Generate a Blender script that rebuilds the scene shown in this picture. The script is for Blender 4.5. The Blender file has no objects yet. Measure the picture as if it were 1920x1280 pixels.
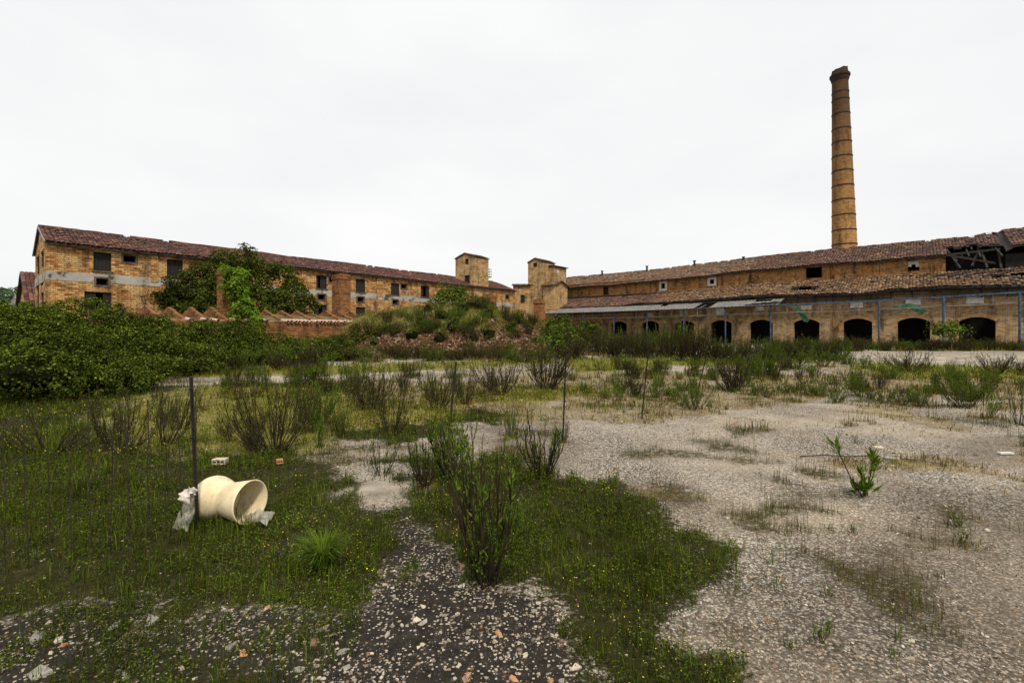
import bpy, math
import numpy as np
from mathutils import Vector

# ------------------------------------------------------------------ camera, world, sun, exposure
sc = bpy.context.scene
F, HZ, EYE = 900.0, 618.0, 1.6           # focal length and horizon in photo pixels, eye height in metres
cd = bpy.data.cameras.new("camera")
cam = bpy.data.objects.new("camera", cd)
sc.collection.objects.link(cam)
cam.location = (0, 0, EYE)
cam.rotation_euler = (math.pi / 2, 0, 0)
cd.sensor_width = 36.0
cd.lens = 36.0 * F / 1920
cd.shift_y = -(640 - HZ) / 1920
cd.clip_start = 0.05
cd.clip_end = 3000
sc.camera = cam

SUN_EL, SUN_AZ = math.radians(54), math.atan2(0.38, -1.0)   # azimuth: direction towards the sun, from +Y
world = bpy.data.worlds.new("World")
sc.world = world
world.use_nodes = True
wn, wl = world.node_tree.nodes, world.node_tree.links
wn.clear()
w_out = wn.new("ShaderNodeOutputWorld")
w_bg = wn.new("ShaderNodeBackground")
w_sky = wn.new("ShaderNodeTexSky")
w_sky.sky_type = 'NISHITA'
w_sky.sun_disc = False
w_sky.sun_elevation = SUN_EL
w_sky.sun_rotation = SUN_AZ
w_sky.dust_density = 5
w_tc = wn.new("ShaderNodeTexCoord")
w_map = wn.new("ShaderNodeMapping")
w_map.inputs["Scale"].default_value = (1.2, 1.2, 3.2)
w_noise = wn.new("ShaderNodeTexNoise")
w_noise.inputs["Scale"].default_value = 1.6
w_noise.inputs["Detail"].default_value = 4
w_noise.inputs["Roughness"].default_value = 0.5
w_ramp = wn.new("ShaderNodeValToRGB")
w_ramp.color_ramp.elements[0].position = 0.3
w_ramp.color_ramp.elements[0].color = (0.885, 0.888, 0.90, 1)
w_ramp.color_ramp.elements[1].position = 0.72
w_ramp.color_ramp.elements[1].color = (0.99, 0.99, 0.985, 1)
w_mul = wn.new("ShaderNodeVectorMath")
w_mul.operation = 'SCALE'
w_mul.inputs["Scale"].default_value = 10.2
w_mix = wn.new("ShaderNodeMixRGB")
w_mix.inputs["Fac"].default_value = 0.97
wl.new(w_tc.outputs["Generated"], w_map.inputs["Vector"])
wl.new(w_map.outputs["Vector"], w_noise.inputs["Vector"])
wl.new(w_noise.outputs["Fac"], w_ramp.inputs["Fac"])
wl.new(w_ramp.outputs["Color"], w_mul.inputs[0])
wl.new(w_sky.outputs["Color"], w_mix.inputs["Color1"])
wl.new(w_mul.outputs["Vector"], w_mix.inputs["Color2"])
wl.new(w_mix.outputs["Color"], w_bg.inputs["Color"])
w_bg.inputs["Strength"].default_value = 0.1
wl.new(w_bg.outputs["Background"], w_out.inputs["Surface"])

sd = bpy.data.lights.new("sun", 'SUN')
sd.energy = 3.8
sd.angle = math.radians(7)
sd.color = (1.0, 0.93, 0.82)
sun = bpy.data.objects.new("sun", sd)
sc.collection.objects.link(sun)
_sv = Vector((math.sin(SUN_AZ) * math.cos(SUN_EL), math.cos(SUN_AZ) * math.cos(SUN_EL), math.sin(SUN_EL)))
sun.rotation_euler = _sv.to_track_quat('Z', 'Y').to_euler()

sc.view_settings.view_transform = 'Standard'
sc.view_settings.look = 'None'
sc.view_settings.exposure = 0.0
sc.view_settings.gamma = 1.0
sc.cycles.max_bounces = 5
sc.cycles.diffuse_bounces = 2
sc.cycles.transparent_max_bounces = 6

# ------------------------------------------------------------------ helpers
R = np.random.default_rng(11)


def kx(px):
    return (px - 960.0) / F


def gnd(px, py, z=0.0):
    Y = (EYE - z) * F / (py - HZ)
    return np.array([kx(px) * Y, Y])


def zat(py, Y):
    return EYE - (py - HZ) / F * Y


def hit(px, P, d):
    """distance along the horizontal line P + t d at which it meets the vertical plane of sight of column px"""
    k = kx(px)
    return (k * P[1] - P[0]) / (d[0] - k * d[1])


def vnoise(x, y, seed=0):
    x = np.asarray(x, float); y = np.asarray(y, float)
    xi = np.floor(x).astype(np.int64); yi = np.floor(y).astype(np.int64)
    fx = x - xi; fy = y - yi
    fx = fx * fx * (3 - 2 * fx); fy = fy * fy * (3 - 2 * fy)

    def h(a, b):
        n = (a * 374761393 + b * 668265263 + seed * 974711) & 0x7fffffff
        n = ((n ^ (n >> 13)) * 1274126177) & 0x7fffffff
        return ((n ^ (n >> 16)) & 0xffff) / 65535.0
    a = h(xi, yi); b = h(xi + 1, yi); c = h(xi, yi + 1); d = h(xi + 1, yi + 1)
    return (a * (1 - fx) + b * fx) * (1 - fy) + (c * (1 - fx) + d * fx) * fy


def fbm(x, y, seed=0, o=3):
    s = 0; a = 0.5; t = 0
    for i in range(o):
        s = s + a * vnoise(x * 2 ** i, y * 2 ** i, seed + i); t += a; a *= 0.5
    return s / t


def norm(v):
    v = np.asarray(v, float)
    return v / np.maximum(np.linalg.norm(v, axis=-1, keepdims=True), 1e-9)


def v3(p, z):
    return np.array([p[0], p[1], z], float)


ORG = {}


class G:
    """collects faces and builds them as ONE mesh object"""

    def __init__(s):
        s.c = []; s.n = 0

    def add(s, V, Fc, mi=0, UV=None):
        V = np.asarray(V, float).reshape(-1, 3)
        Fc = np.asarray(Fc, np.int64)
        if len(Fc) == 0:
            return
        s.c.append((V, Fc + s.n, mi, None if UV is None else np.asarray(UV, float).reshape(-1, 2)))
        s.n += len(V)

    def quad(s, a, b, c, d, uv=None, mi=0):
        s.add([a, b, c, d], [[0, 1, 2, 3]], mi, uv)

    def poly(s, pts, uv=None, mi=0):
        s.add(pts, [list(range(len(pts)))], mi, uv)

    def box(s, o, a, b, c, mi=0):
        """corner o with edge vectors a, b, c; uv in metres (c is taken as the upright one)"""
        o, a, b, c = (np.asarray(q, float) for q in (o, a, b, c))
        la, lb, lc = (np.linalg.norm(q) for q in (a, b, c))
        z = o[2]
        for p, e, f, le, lf, u0, w0 in ((o, a, c, la, lc, 0, z), (o + b, a, c, la, lc, .13, z), (o, b, c, lb, lc, .31, z),
                                        (o + a, b, c, lb, lc, .07, z), (o, a, b, la, lb, 0, 0), (o + c, a, b, la, lb, 0, 0)):
            s.quad(p, p + e, p + e + f, p + f, [(u0, w0), (u0 + le, w0), (u0 + le, w0 + lf), (u0, w0 + lf)], mi)

    def bar(s, p, q, w, h=None, mi=0):
        p = np.asarray(p, float); q = np.asarray(q, float)
        h = h or w
        d = norm(q - p)
        u = np.array([0, 0, 1.0]) if abs(d[2]) < .9 else np.array([1.0, 0, 0])
        x = norm(np.cross(d, u)); y = np.cross(x, d)
        s.box(p - x * w / 2 - y * h / 2, x * w, q - p, y * h, mi)

    def tube(s, pts, rad, n=4, mi=0, cap=False):
        pts = np.asarray(pts, float)
        rad = np.broadcast_to(np.asarray(rad, float), (len(pts),))
        d = np.gradient(pts, axis=0); d = norm(d)
        ref = np.where(np.abs(d[:, 2:3]) < .95, np.array([[0, 0, 1.0]]), np.array([[1.0, 0, 0]]))
        x = norm(np.cross(d, ref)); y = np.cross(d, x)
        a = np.arange(n) * 2 * math.pi / n
        V = pts[:, None] + rad[:, None, None] * (np.cos(a)[None, :, None] * x[:, None] + np.sin(a)[None, :, None] * y[:, None])
        m = len(pts)
        i = np.arange(m - 1)[:, None] * n; j = np.arange(n)[None]; j2 = (j + 1) % n
        s.add(V, np.stack([i + j, i + j2, i + n + j2, i + n + j], -1).reshape(-1, 4), mi)
        if cap:
            s.add(V[-1], [list(range(n))], mi); s.add(V[0], [list(range(n))], mi)

    def leaves(s, P, D, L, W, mi=0, rng=None, fold=.18, N=None):
        rng = rng or R
        P = np.asarray(P, float); n = len(P)
        D = norm(D)
        x = norm(np.cross(D, norm(rng.normal(size=(n, 3)) if N is None else N)))
        z = np.cross(x, D)
        L = np.broadcast_to(L, (n,))[:, None]; W = np.broadcast_to(W, (n,))[:, None]
        V = np.stack([P, P + D * L * .45 + x * W / 2 + z * W * fold, P + D * L, P + D * L * .45 - x * W / 2 + z * W * fold], 1)
        b = np.arange(n)[:, None] * 4
        s.add(V, np.concatenate([b + [[0, 1, 2]], b + [[0, 2, 3]]], 1).reshape(-1, 3), mi)

    def build(s, name, mats, parent=None, org=None, smooth=False):
        V = np.concatenate([c[0] for c in s.c])
        if parent is not None:
            o0 = ORG[parent.name]
        else:
            o0 = np.zeros(3) if org is None else np.asarray(org, float)
        sizes = np.concatenate([np.full(len(c[1]), c[1].shape[1]) for c in s.c])
        loops = np.concatenate([c[1].ravel() for c in s.c])
        mi = np.concatenate([np.full(len(c[1]), c[2]) for c in s.c])
        me = bpy.data.meshes.new(name)
        me.vertices.add(len(V)); me.vertices.foreach_set("co", (V - o0).astype(np.float32).ravel())
        me.loops.add(len(loops)); me.loops.foreach_set("vertex_index", loops.astype(np.int32))
        me.polygons.add(len(sizes))
        me.polygons.foreach_set("loop_start", (np.cumsum(sizes) - sizes).astype(np.int32))
        me.polygons.foreach_set("material_index", mi.astype(np.int32))
        if any(c[3] is not None for c in s.c):
            uv = np.concatenate([(np.zeros((len(c[0]), 2)) if c[3] is None else c[3]) for c in s.c])
            lay = me.uv_layers.new(name="uv")
            lay.data.foreach_set("uv", uv[loops].astype(np.float32).ravel())
        for m in (mats if isinstance(mats, (list, tuple)) else [mats]):
            me.materials.append(m)
        me.update(calc_edges=True)
        me.polygons.foreach_set("use_smooth", np.full(len(sizes), bool(smooth)))
        o = bpy.data.objects.new(name, me)
        sc.collection.objects.link(o)
        if parent is not None:
            o.parent = parent
        else:
            o.location = o0
        ORG[o.name] = o0
        return o


def tag(o, label, cat, group=None):
    o["label"] = label; o["category"] = cat
    if group:
        o["group"] = group
    return o


def thing(name, label, cat, loc, group=None):
    o = bpy.data.objects.new(name, None)
    o.empty_display_size = .2
    sc.collection.objects.link(o)
    o.location = loc
    ORG[o.name] = np.asarray(loc, float)
    return tag(o, label, cat, group)


def copy_thing(root, loc, rz, scale, label, group=None, cat=None):
    r = root.copy(); sc.collection.objects.link(r)
    r.location = loc; r.rotation_euler = (0, 0, rz); r.scale = scale
    r["label"] = label
    if cat: r["category"] = cat
    if group: r["group"] = group
    elif "group" in r: del r["group"]
    for ch in root.children:
        c = ch.copy(); sc.collection.objects.link(c); c.parent = r
    return r


# ------------------------------------------------------------------ materials
class NT:
    def __init__(s, name, rough=.9, spec=.2):
        s.m = bpy.data.materials.new(name); s.m.use_nodes = True
        s.t = s.m.node_tree; s.t.nodes.clear()
        s.out = s.t.nodes.new("ShaderNodeOutputMaterial")
        s.b = s.t.nodes.new("ShaderNodeBsdfPrincipled")
        s.b.inputs["Roughness"].default_value = rough
        s.b.inputs["Specular IOR Level"].default_value = spec
        s.t.links.new(s.b.outputs[0], s.out.inputs["Surface"])

    def n(s, typ, **kw):
        nd = s.t.nodes.new("ShaderNode" + typ)
        for a, v in kw.items():
            if a in nd.inputs and not hasattr(type(nd), a):
                s.put(nd.inputs[a], v)
            elif hasattr(nd, a):
                setattr(nd, a, v)
            else:
                s.put(nd.inputs[a.replace("_", " ")], v)
        return nd

    def put(s, sock, v):
        if isinstance(v, bpy.types.NodeSocket):
            s.t.links.new(v, sock)
        else:
            if isinstance(v, tuple) and len(v) == 3 and sock.type == 'RGBA':
                v = v + (1,)
            sock.default_value = v

    def coord(s, kind="Object"):
        return s.n("TexCoord").outputs[kind]

    def uv(s):
        return s.coord("UV")

    def mapping(s, vec, scale=(1, 1, 1), loc=(0, 0, 0)):
        return s.n("Mapping", Vector=vec, Scale=scale, Location=loc).outputs[0]

    def noise(s, vec, scale, detail=4, rough=.55):
        return s.n("TexNoise", Vector=vec, Scale=scale, Detail=detail, Roughness=rough).outputs["Fac"]

    def ramp(s, fac, stops, interp='LINEAR'):
        r = s.n("ValToRGB")
        r.color_ramp.interpolation = interp
        el = r.color_ramp.elements
        while len(el) < len(stops):
            el.new(.5)
        for e, (p, c) in zip(el, stops):
            e.position = p
            e.color = (c if isinstance(c, tuple) else (c, c, c)) + (1,)
        s.put(r.inputs[0], fac)
        return r.outputs[0]

    def mix(s, fac, a, b, mode='MIX'):
        m = s.n("MixRGB", blend_type=mode)
        s.put(m.inputs[0], fac); s.put(m.inputs[1], a); s.put(m.inputs[2], b)
        return m.outputs[0]

    def math(s, op, a, b=0.0, clamp=False):
        m = s.n("Math", operation=op, use_clamp=clamp)
        s.put(m.inputs[0], a); s.put(m.inputs[1], b)
        return m.outputs[0]

    def bump(s, h, strength=.5, dist=.02):
        b = s.n("Bump", Height=h, Strength=strength, Distance=dist)
        s.t.links.new(b.outputs[0], s.b.inputs["Normal"])

    def col(s, c):
        s.put(s.b.inputs["Base Color"], c)
        return s.m


def brick_mat(name, cols, mortar, bw=.27, bh=.085, stain=(.05, .03, .02), stain_amt=.5, mort=.012, patch=None, uv=True, pscale=.35):
    s = NT(name, .92, .15)
    v = s.uv()
    br = s.n("TexBrick", Vector=v, Scale=1.0)
    br.inputs["Brick Width"].default_value = bw
    br.inputs["Row Height"].default_value = bh
    br.inputs["Mortar Size"].default_value = mort
    br.inputs["Mortar Smooth"].default_value = .3
    br.inputs["Color1"].default_value = (0, 0, 0, 1)
    br.inputs["Color2"].default_value = (1, 1, 1, 1)
    br.inputs["Mortar"].default_value = (.5, .5, .5, 1)
    n = len(cols)
    base = s.ramp(br.outputs["Color"], [(i / (n - 1), c) for i, c in enumerate(cols)])
    big = s.noise(s.mapping(v, (pscale, pscale * 1.2, 1)), 2.2, 5, .6)
    if patch:
        base = s.mix(s.ramp(big, [(.47, 0.), (.6, .75)]), base, patch)
    fine = s.noise(v, 9, 4, .7)
    base = s.mix(.5, base, s.ramp(fine, [(.25, .45), (.75, 1.25)]), 'MULTIPLY')
    base = s.mix(br.outputs["Fac"], base, mortar)
    st = s.noise(s.mapping(v, (.9, .2, 1), (3.1, 1.7, 0)), 1.5, 7, .7)
    base = s.mix(s.ramp(st, [(.49, 0.), (.66, stain_amt)]), base, stain)
    pt = s.noise(s.mapping(v, (.5, .9, 1), (8.1, 2.7, 0)), 1.6, 7, .7)
    base = s.mix(s.ramp(pt, [(.52, 0.), (.66, stain_amt * .8)]), base, stain)
    h = s.math('ADD', s.math('MULTIPLY', br.outputs["Fac"], -1.0), s.math('MULTIPLY', fine, .6))
    s.bump(h, .6, .02)
    return s.col(base)


def noise_mat(name, stops, scale=4, rough=.9, spec=.2, bump=.3, bscale=30, stretch=(1, 1, 1), metal=0.):
    s = NT(name, rough, spec)
    v = s.mapping(s.coord(), stretch)
    f = s.noise(v, scale, 6, .65)
    if bump:
        s.bump(s.noise(v, bscale, 4), bump, .01)
    s.b.inputs["Metallic"].default_value = metal
    return s.col(s.ramp(f, stops))


def tile_mat(name, cols, moss=(.2, .12, .05), moss_amt=.5, dirt=(.03, .022, .02), dirt_amt=.6):
    s = NT(name, .85, .25)
    g = s.n("NewGeometry")
    n = len(cols)
    base = s.ramp(g.outputs["Random Per Island"], [(i / (n - 1), c) for i, c in enumerate(cols)])
    v = s.coord()
    base = s.mix(s.ramp(s.noise(v, .33, 5, .6), [(.45, 0.), (.62, moss_amt)]), base, moss)
    base = s.mix(s.ramp(s.noise(s.mapping(v, (1, 1, 1), (7, 3, 1)), .9, 6, .7), [(.48, 0.), (.68, dirt_amt)]), base, dirt)
    s.bump(s.noise(v, 25, 3), .3, .01)
    return s.col(base)


def leaf_mat(name, cols, clump=.7, trans=.3, cscale=1.3, rough=.75):
    s = NT(name, rough, .06)
    g = s.n("NewGeometry")
    n = len(cols)
    base = s.ramp(g.outputs["Random Per Island"], [(i / (n - 1), c) for i, c in enumerate(cols)])
    f = s.noise(g.outputs["Position"], cscale, 3, .6)
    base = s.mix(clump, base, s.ramp(f, [(.3, .4), (.7, 1.5)]), 'MULTIPLY')
    s.col(base)
    tr = s.n("BsdfTranslucent")
    s.put(tr.inputs[0], s.mix(1.0, base, (1.3, 1.25, .55), 'MULTIPLY'))
    mx = s.n("MixShader")
    mx.inputs[0].default_value = trans
    s.t.links.new(s.b.outputs[0], mx.inputs[1]); s.t.links.new(tr.outputs[0], mx.inputs[2])
    s.t.links.new(mx.outputs[0], s.out.inputs["Surface"])
    return s.m


M = {}
M['ochre'] = brick_mat("ochre_brick", [(.13, .045, .014), (.43, .195, .055), (.54, .275, .085), (.62, .385, .16), (.25, .085, .027), (.50, .265, .095)],
                       (.15, .09, .038), .34, .135, (.045, .026, .013), .85, .016, (.60, .41, .19))
M['tower'] = brick_mat("pale_ochre_brick", [(.22, .125, .045), (.45, .275, .105), (.56, .37, .165), (.33, .19, .07)],
                       (.18, .115, .055), .34, .135, (.05, .03, .015), .7, .016, (.60, .44, .24))
M['buff'] = brick_mat("buff_brick", [(.20, .115, .05), (.43, .285, .14), (.50, .35, .185), (.32, .2, .09)],
                      (.17, .115, .06), .30, .105, (.045, .03, .018), .85, .016, (.45, .33, .2))
M['upper'] = brick_mat("rust_stained_brick", [(.19, .085, .03), (.40, .2, .065), (.46, .27, .11), (.27, .125, .04)],
                      (.15, .085, .035), .32, .115, (.035, .02, .012), .95, .016, (.42, .18, .045), pscale=.2)
M['redbrick'] = brick_mat("red_orange_brick", [(.09, .032, .013), (.25, .095, .03), (.32, .14, .045), (.16, .055, .018)],
                          (.16, .105, .055), .30, .10, (.03, .02, .011), .85, .014)
M['stackbrick'] = brick_mat('chimney_brick', [(.33, .15, .045), (.52, .27, .09), (.60, .35, .13), (.42, .21, .065)], (.25, .15, .06), .32, .10, (.06, .03, .015), .7, .012)
M['concrete'] = noise_mat("grey_concrete", [(.40, (.05, .04, .03)), (.47, (.27, .25, .215)), (.7, (.40, .38, .33))], .8, bump=.4)
M['archbrick'] = noise_mat('arch_brick', [(.3, (.14, .07, .03)), (.5, (.34, .2, .09)), (.7, (.42, .29, .15))], 2.2, bump=.4)
M['darkcement'] = noise_mat('stained_cement', [(.35, (.035, .028, .02)), (.65, (.13, .105, .08))], 3, bump=.4)
M['wood'] = noise_mat("black_weathered_wood", [(.3, (.008, .007, .006)), (.7, (.035, .029, .024))], 6, stretch=(6, 6, .6), bump=.4)
M['timber'] = noise_mat("dark_roof_timber", [(.3, (.012, .01, .009)), (.7, (.05, .042, .035))], 5, bump=.4)
M['dark_inside'] = noise_mat("dark_interior", [(.3, (.008, .007, .006)), (.7, (.022, .019, .016))], 2)  # near-black: the shade inside openings is put into this colour
M['leftroof'] = tile_mat('purple_red_tile', [(.035, .014, .011), (.115, .04, .027), (.075, .026, .019), (.18, .085, .058), (.055, .02, .015)], (.05, .03, .02), .6, (.02, .013, .011), .75)
M['roofup'] = tile_mat("grey_brown_tile", [(.06, .036, .022), (.15, .085, .05), (.10, .05, .027), (.25, .175, .12), (.08, .042, .025)],
                       (.14, .065, .022), .6, (.028, .019, .014), .85)
M['roofred'] = tile_mat('dark_red_tile', [(.045, .02, .014), (.12, .05, .03), (.085, .035, .022), (.21, .125, .085), (.06, .027, .018)], (.065, .038, .022), .6, (.02, .013, .01), .8)
M['rooflow'] = tile_mat('mossy_brown_tile', [(.055, .03, .018), (.15, .078, .036), (.10, .05, .024), (.28, .18, .105), (.075, .038, .02)], (.14, .075, .02), .6, (.02, .014, .01), .9)
M['bluesteel'] = noise_mat("faded_blue_paint", [(.38, (.06, .035, .022)), (.5, (.04, .075, .13)), (.7, (.085, .14, .21))], 5, .85, .1)
M['steel'] = noise_mat("dull_grey_steel", [(.35, (.12, .11, .1)), (.7, (.22, .23, .235))], 3, .6, .4)
M['sheet'] = noise_mat("grey_corrugated_sheet", [(.35, (.085, .08, .07)), (.6, (.17, .165, .15))], 1.5, .8, .2)
M['greensheet'] = noise_mat("green_plastic_sheet", [(.35, (.08, .14, .095)), (.6, (.22, .32, .25))], 3, .9, .1)
M['greendark'] = noise_mat("dark_green_sheet", [(.35, (.012, .03, .016)), (.6, (.04, .085, .045))], 3, .9, .1)
M['rust'] = noise_mat("rusty_pipe", [(.35, (.06, .03, .018)), (.6, (.30, .13, .045))], 3, .8, .3)
M['white'] = noise_mat("white_panel", [(.3, (.26, .24, .2)), (.6, (.5, .49, .45))], 3, .8, .2)
M['iron'] = noise_mat("dark_rusted_iron", [(.35, (.009, .007, .006)), (.7, (.032, .022, .016))], 9, .75, .3)
M['twig'] = noise_mat("dark_twig", [(.35, (.014, .010, .007)), (.7, (.05, .034, .02))], 6, .9, .1, 0)
M['bark'] = noise_mat("tree_bark", [(.35, (.04, .03, .02)), (.7, (.12, .09, .06))], 6, .9, .1, .5)
M['bramble'] = leaf_mat('bramble_leaf', [(.007, .012, .002), (.02, .036, .004), (.045, .07, .006), (.19, .24, .025), (.012, .021, .003), (.085, .12, .012), (.05, .038, .01)], .97, .3, .7)
M['ivy'] = leaf_mat('ivy_leaf', [(.05, .10, .010), (.11, .19, .015), (.18, .26, .024), (.07, .125, .011)], .6)
M['saplingleaf'] = leaf_mat('sapling_leaf', [(.025, .045, .006), (.06, .10, .010), (.12, .17, .018), (.04, .065, .007)], .7, .3, .8)
M['treeleaf'] = leaf_mat('tree_leaf', [(.013, .02, .004), (.042, .058, .008), (.10, .125, .017), (.022, .032, .005)], .92, .35, .6)
M['moundleaf'] = leaf_mat('dome_bush_leaf', [(.03, .05, .008), (.065, .09, .013), (.11, .135, .018)], .6)
M['farleaf'] = leaf_mat("far_tree_leaf", [(.05, .085, .045), (.075, .12, .05), (.1, .15, .06)], .5)
M['farleafdark'] = leaf_mat("far_dark_leaf", [(.025, .045, .035), (.035, .06, .042), (.05, .08, .05)], .5)
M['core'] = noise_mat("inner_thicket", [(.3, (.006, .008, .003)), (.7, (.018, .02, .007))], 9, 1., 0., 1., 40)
M['shrubleaf'] = leaf_mat('weed_leaf', [(.03, .055, .007), (.07, .12, .012), (.14, .20, .02), (.045, .075, .009)], .6)
M['shrubdark'] = leaf_mat('dark_weed_leaf', [(.02, .022, .005), (.055, .07, .009), (.045, .038, .009), (.15, .17, .02)], .7)
M['grass'] = leaf_mat('green_grass', [(.012, .022, .003), (.036, .064, .006), (.10, .155, .012), (.07, .055, .011), (.022, .038, .004), (.19, .24, .024)], .85, .35, .9)
M['dry'] = leaf_mat('dry_grass', [(.10, .065, .016), (.19, .115, .028), (.25, .165, .045), (.16, .13, .025), (.13, .075, .02)], .7, .3, .9)
M['lush'] = leaf_mat('bright_grass', [(.10, .13, .014), (.16, .19, .018), (.22, .23, .03), (.14, .14, .018)], .7, .35, .9)
M['flower'] = NT("yellow_petal", .7).col((.72, .58, .05))
M['stalk'] = leaf_mat("red_brown_stalk", [(.07, .035, .012), (.10, .07, .016), (.06, .07, .014)], .5, .2)
M['plastic'] = None

# ------------------------------------------------------------------ ground zones (photo polygons laid out on the ground plane)
ZP = {
    'green': [[(0, 735), (180, 728), (420, 722), (560, 735), (700, 760), (660, 800), (600, 850), (690, 885), (670, 945), (770, 965),
               (765, 1020), (740, 1100), (690, 1135), (480, 1115), (250, 1145), (0, 1165)],
              [(-900, 700), (0, 700), (0, 1165), (-900, 1400)],
              [(800, 880), (900, 852), (1040, 885), (1180, 897), (1250, 930), (1290, 985), (1370, 1035), (1385, 1090), (1300, 1125),
               (1370, 1200), (1405, 1290), (1395, 1500), (1130, 1500), (1140, 1290), (1125, 1200), (1060, 1110), (1000, 1075),
               (905, 1095), (850, 1000), (770, 950)],
              [(560, 760), (700, 745), (860, 770), (1000, 778), (860, 800), (840, 832), (700, 822), (620, 812)], [(700, 868), (830, 862), (880, 885), (760, 892)], [(430, 716), (700, 722), (640, 750), (480, 745)],
              [(240, 1180), (480, 1290), (420, 1500), (0, 1500), (150, 1230)]],
    'lush': [[(400, 722), (560, 728), (720, 748), (870, 772), (820, 798), (640, 802), (585, 850), (480, 845), (330, 862), (180, 830), (190, 752)],
             [(230, 690), (620, 686), (1000, 674), (1060, 680), (700, 700), (420, 708), (280, 706)],
             [(1050, 672), (1400, 672), (1560, 680), (1240, 690), (1080, 700)],
             [(1590, 680), (1750, 684), (1960, 686), (2300, 690), (2300, 715), (1920, 711), (1700, 712), (1600, 698)],
             [(780, 735), (1010, 722), (1160, 735), (1040, 750), (820, 760)]],
    'dry': [[(420, 722), (640, 712), (900, 720), (1000, 700), (1260, 700), (1560, 705), (1580, 735), (1440, 765), (1380, 775), (1200, 788),
             (870, 792), (660, 805), (540, 760)],
            [(1560, 700), (2100, 712), (2100, 760), (1800, 745), (1600, 735)]],
    'moss': [[(1380, 920), (1480, 905), (1505, 950), (1470, 1000), (1400, 985)],
             [(1555, 1060), (1640, 1050), (1760, 1085), (1850, 1140), (1800, 1155), (1690, 1120), (1600, 1088)],
             [(1720, 1025), (1830, 1030), (1840, 1058), (1740, 1052)],
             [(1370, 1190), (1440, 1205), (1490, 1245), (1420, 1245)],
             [(1390, 1105), (1450, 1120), (1465, 1150), (1400, 1140)],
             [(940, 800), (1000, 812), (1020, 825), (950, 818)],
             [(930, 850), (1000, 856), (985, 868), (930, 866)],
             [(1550, 785), (1605, 795), (1590, 802), (1555, 798)]],
    'dark': [[(690, 970), (790, 960), (860, 1000), (905, 1095), (1000, 1080), (1060, 1110), (1130, 1200), (1150, 1290), (1140, 1600),
              (-500, 1600), (-300, 1170), (0, 1165), (250, 1145), (480, 1115), (690, 1135), (740, 1100)]],
    'mixed': [[(-400, 1140), (0, 1140), (250, 1135), (480, 1105), (690, 1130), (740, 1180), (650, 1230), (600, 1290), (560, 1600), (-600, 1600)]],
    'dirty': [[(1420, 1110), (1600, 1010), (1760, 960), (1920, 930), (2300, 900), (2300, 1600), (1380, 1600), (1390, 1190)],
              [(1640, 890), (1760, 900), (1880, 960), (1820, 1000), (1690, 970)], [(1730, 815), (2000, 830), (2000, 880), (1790, 860)], [(880, 800), (1010, 800), (1130, 880), (960, 870)],
              [(1100, 890), (1300, 900), (1400, 960), (1330, 990)]],
    'pale': [[(400, 706), (640, 702), (820, 693), (820, 697), (640, 710), (460, 712)],
             [(660, 905), (740, 893), (785, 902), (770, 935), (720, 948), (680, 940)],
             [(1235, 684), (1345, 688), (1330, 700), (1240, 698)],
             [(1570, 663), (2400, 668), (2400, 695), (1900, 690), (1640, 680)]],
}


def inpoly(x, y, poly):
    r = np.zeros(x.shape, bool)
    n = len(poly)
    for i in range(n):
        x0, y0 = poly[i]; x1, y1 = poly[(i + 1) % n]
        c = ((y0 > y) != (y1 > y))
        r ^= c & (x < (x1 - x0) * (y - y0) / (y1 - y0 if y1 != y0 else 1e-9) + x0)
    return r


def zones(X, Y):
    X = np.asarray(X, float); Y = np.asarray(Y, float)
    ok = Y > 1.2
    Ys = np.maximum(Y, 1.2)
    nx = (fbm(X * 1.6, Y * 1.6, 3) - .5) * .9 + (fbm(X * 6, Y * 6, 9, 2) - .5) * .5
    ny = (fbm(X * 1.6, Y * 1.6, 5) - .5) * .9 + (fbm(X * 6, Y * 6, 13, 2) - .5) * .5
    q = np.minimum(1.0, 7.0 / Ys) * .8
    Xd = X + nx * q * (1 + .06 * Ys); Yd = np.maximum(Ys + ny * q * (1 + .1 * Ys), 1.15)
    px = 960 + F * Xd / Yd; py = HZ + EYE * F / Yd
    out = {}
    for z, ps in ZP.items():
        m = np.zeros(X.shape, bool)
        for p in ps:
            m |= inpoly(px, py, p)
        out[z] = m & ok
    out['green'] &= ~out['lush']
    free = ~(out['green'] | out['pale'] | out['dark'] | out['lush'])
    out['moss'] |= ok & free & (fbm(X * 1.3 + 5, Y * 1.3, 131) > .685) & (Ys < 12)
    out['moss'] |= ok & free & (fbm(X * .55 + 9, Y * .55, 137) > .70) & (Ys >= 8) & (Ys < 20)
    out['dry'] |= ok & free & (fbm(X * .7 + 2, Y * .7, 141) > .66) & (Ys > 4.5)
    return out


def relief(X, Y):
    return (fbm(X * .9, Y * .9, 21) - .5) * .05 + (fbm(X * 4, Y * 4, 31, 2) - .5) * .02


def graded(lo, hi, f0, f1, step, g=1.13):
    a = list(np.arange(f0, f1, step))
    s = step; x = a[-1]
    while x < hi:
        s *= g; x += s; a.append(x)
    s = step; x = a[0]; b = []
    while x > lo:
        s *= g; x -= s; b.append(x)
    return np.array(b[::-1] + a)


gx = graded(-700, 700, -6.5, 7.5, .07)
gy = graded(-120, 1200, 1.8, 12.5, .07, 1.06)
GX, GY = np.meshgrid(gx, gy)
Z = relief(GX, GY) * np.clip(1.4 - np.abs(GY) / 30, 0, 1)
nX, nY = len(gx), len(gy)
g = G()
idx = np.arange(nX * nY).reshape(nY, nX)
g.add(np.stack([GX, GY, Z], -1).reshape(-1, 3), np.stack([idx[:-1, :-1], idx[:-1, 1:], idx[1:, 1:], idx[1:, :-1]], -1).reshape(-1, 4))


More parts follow.
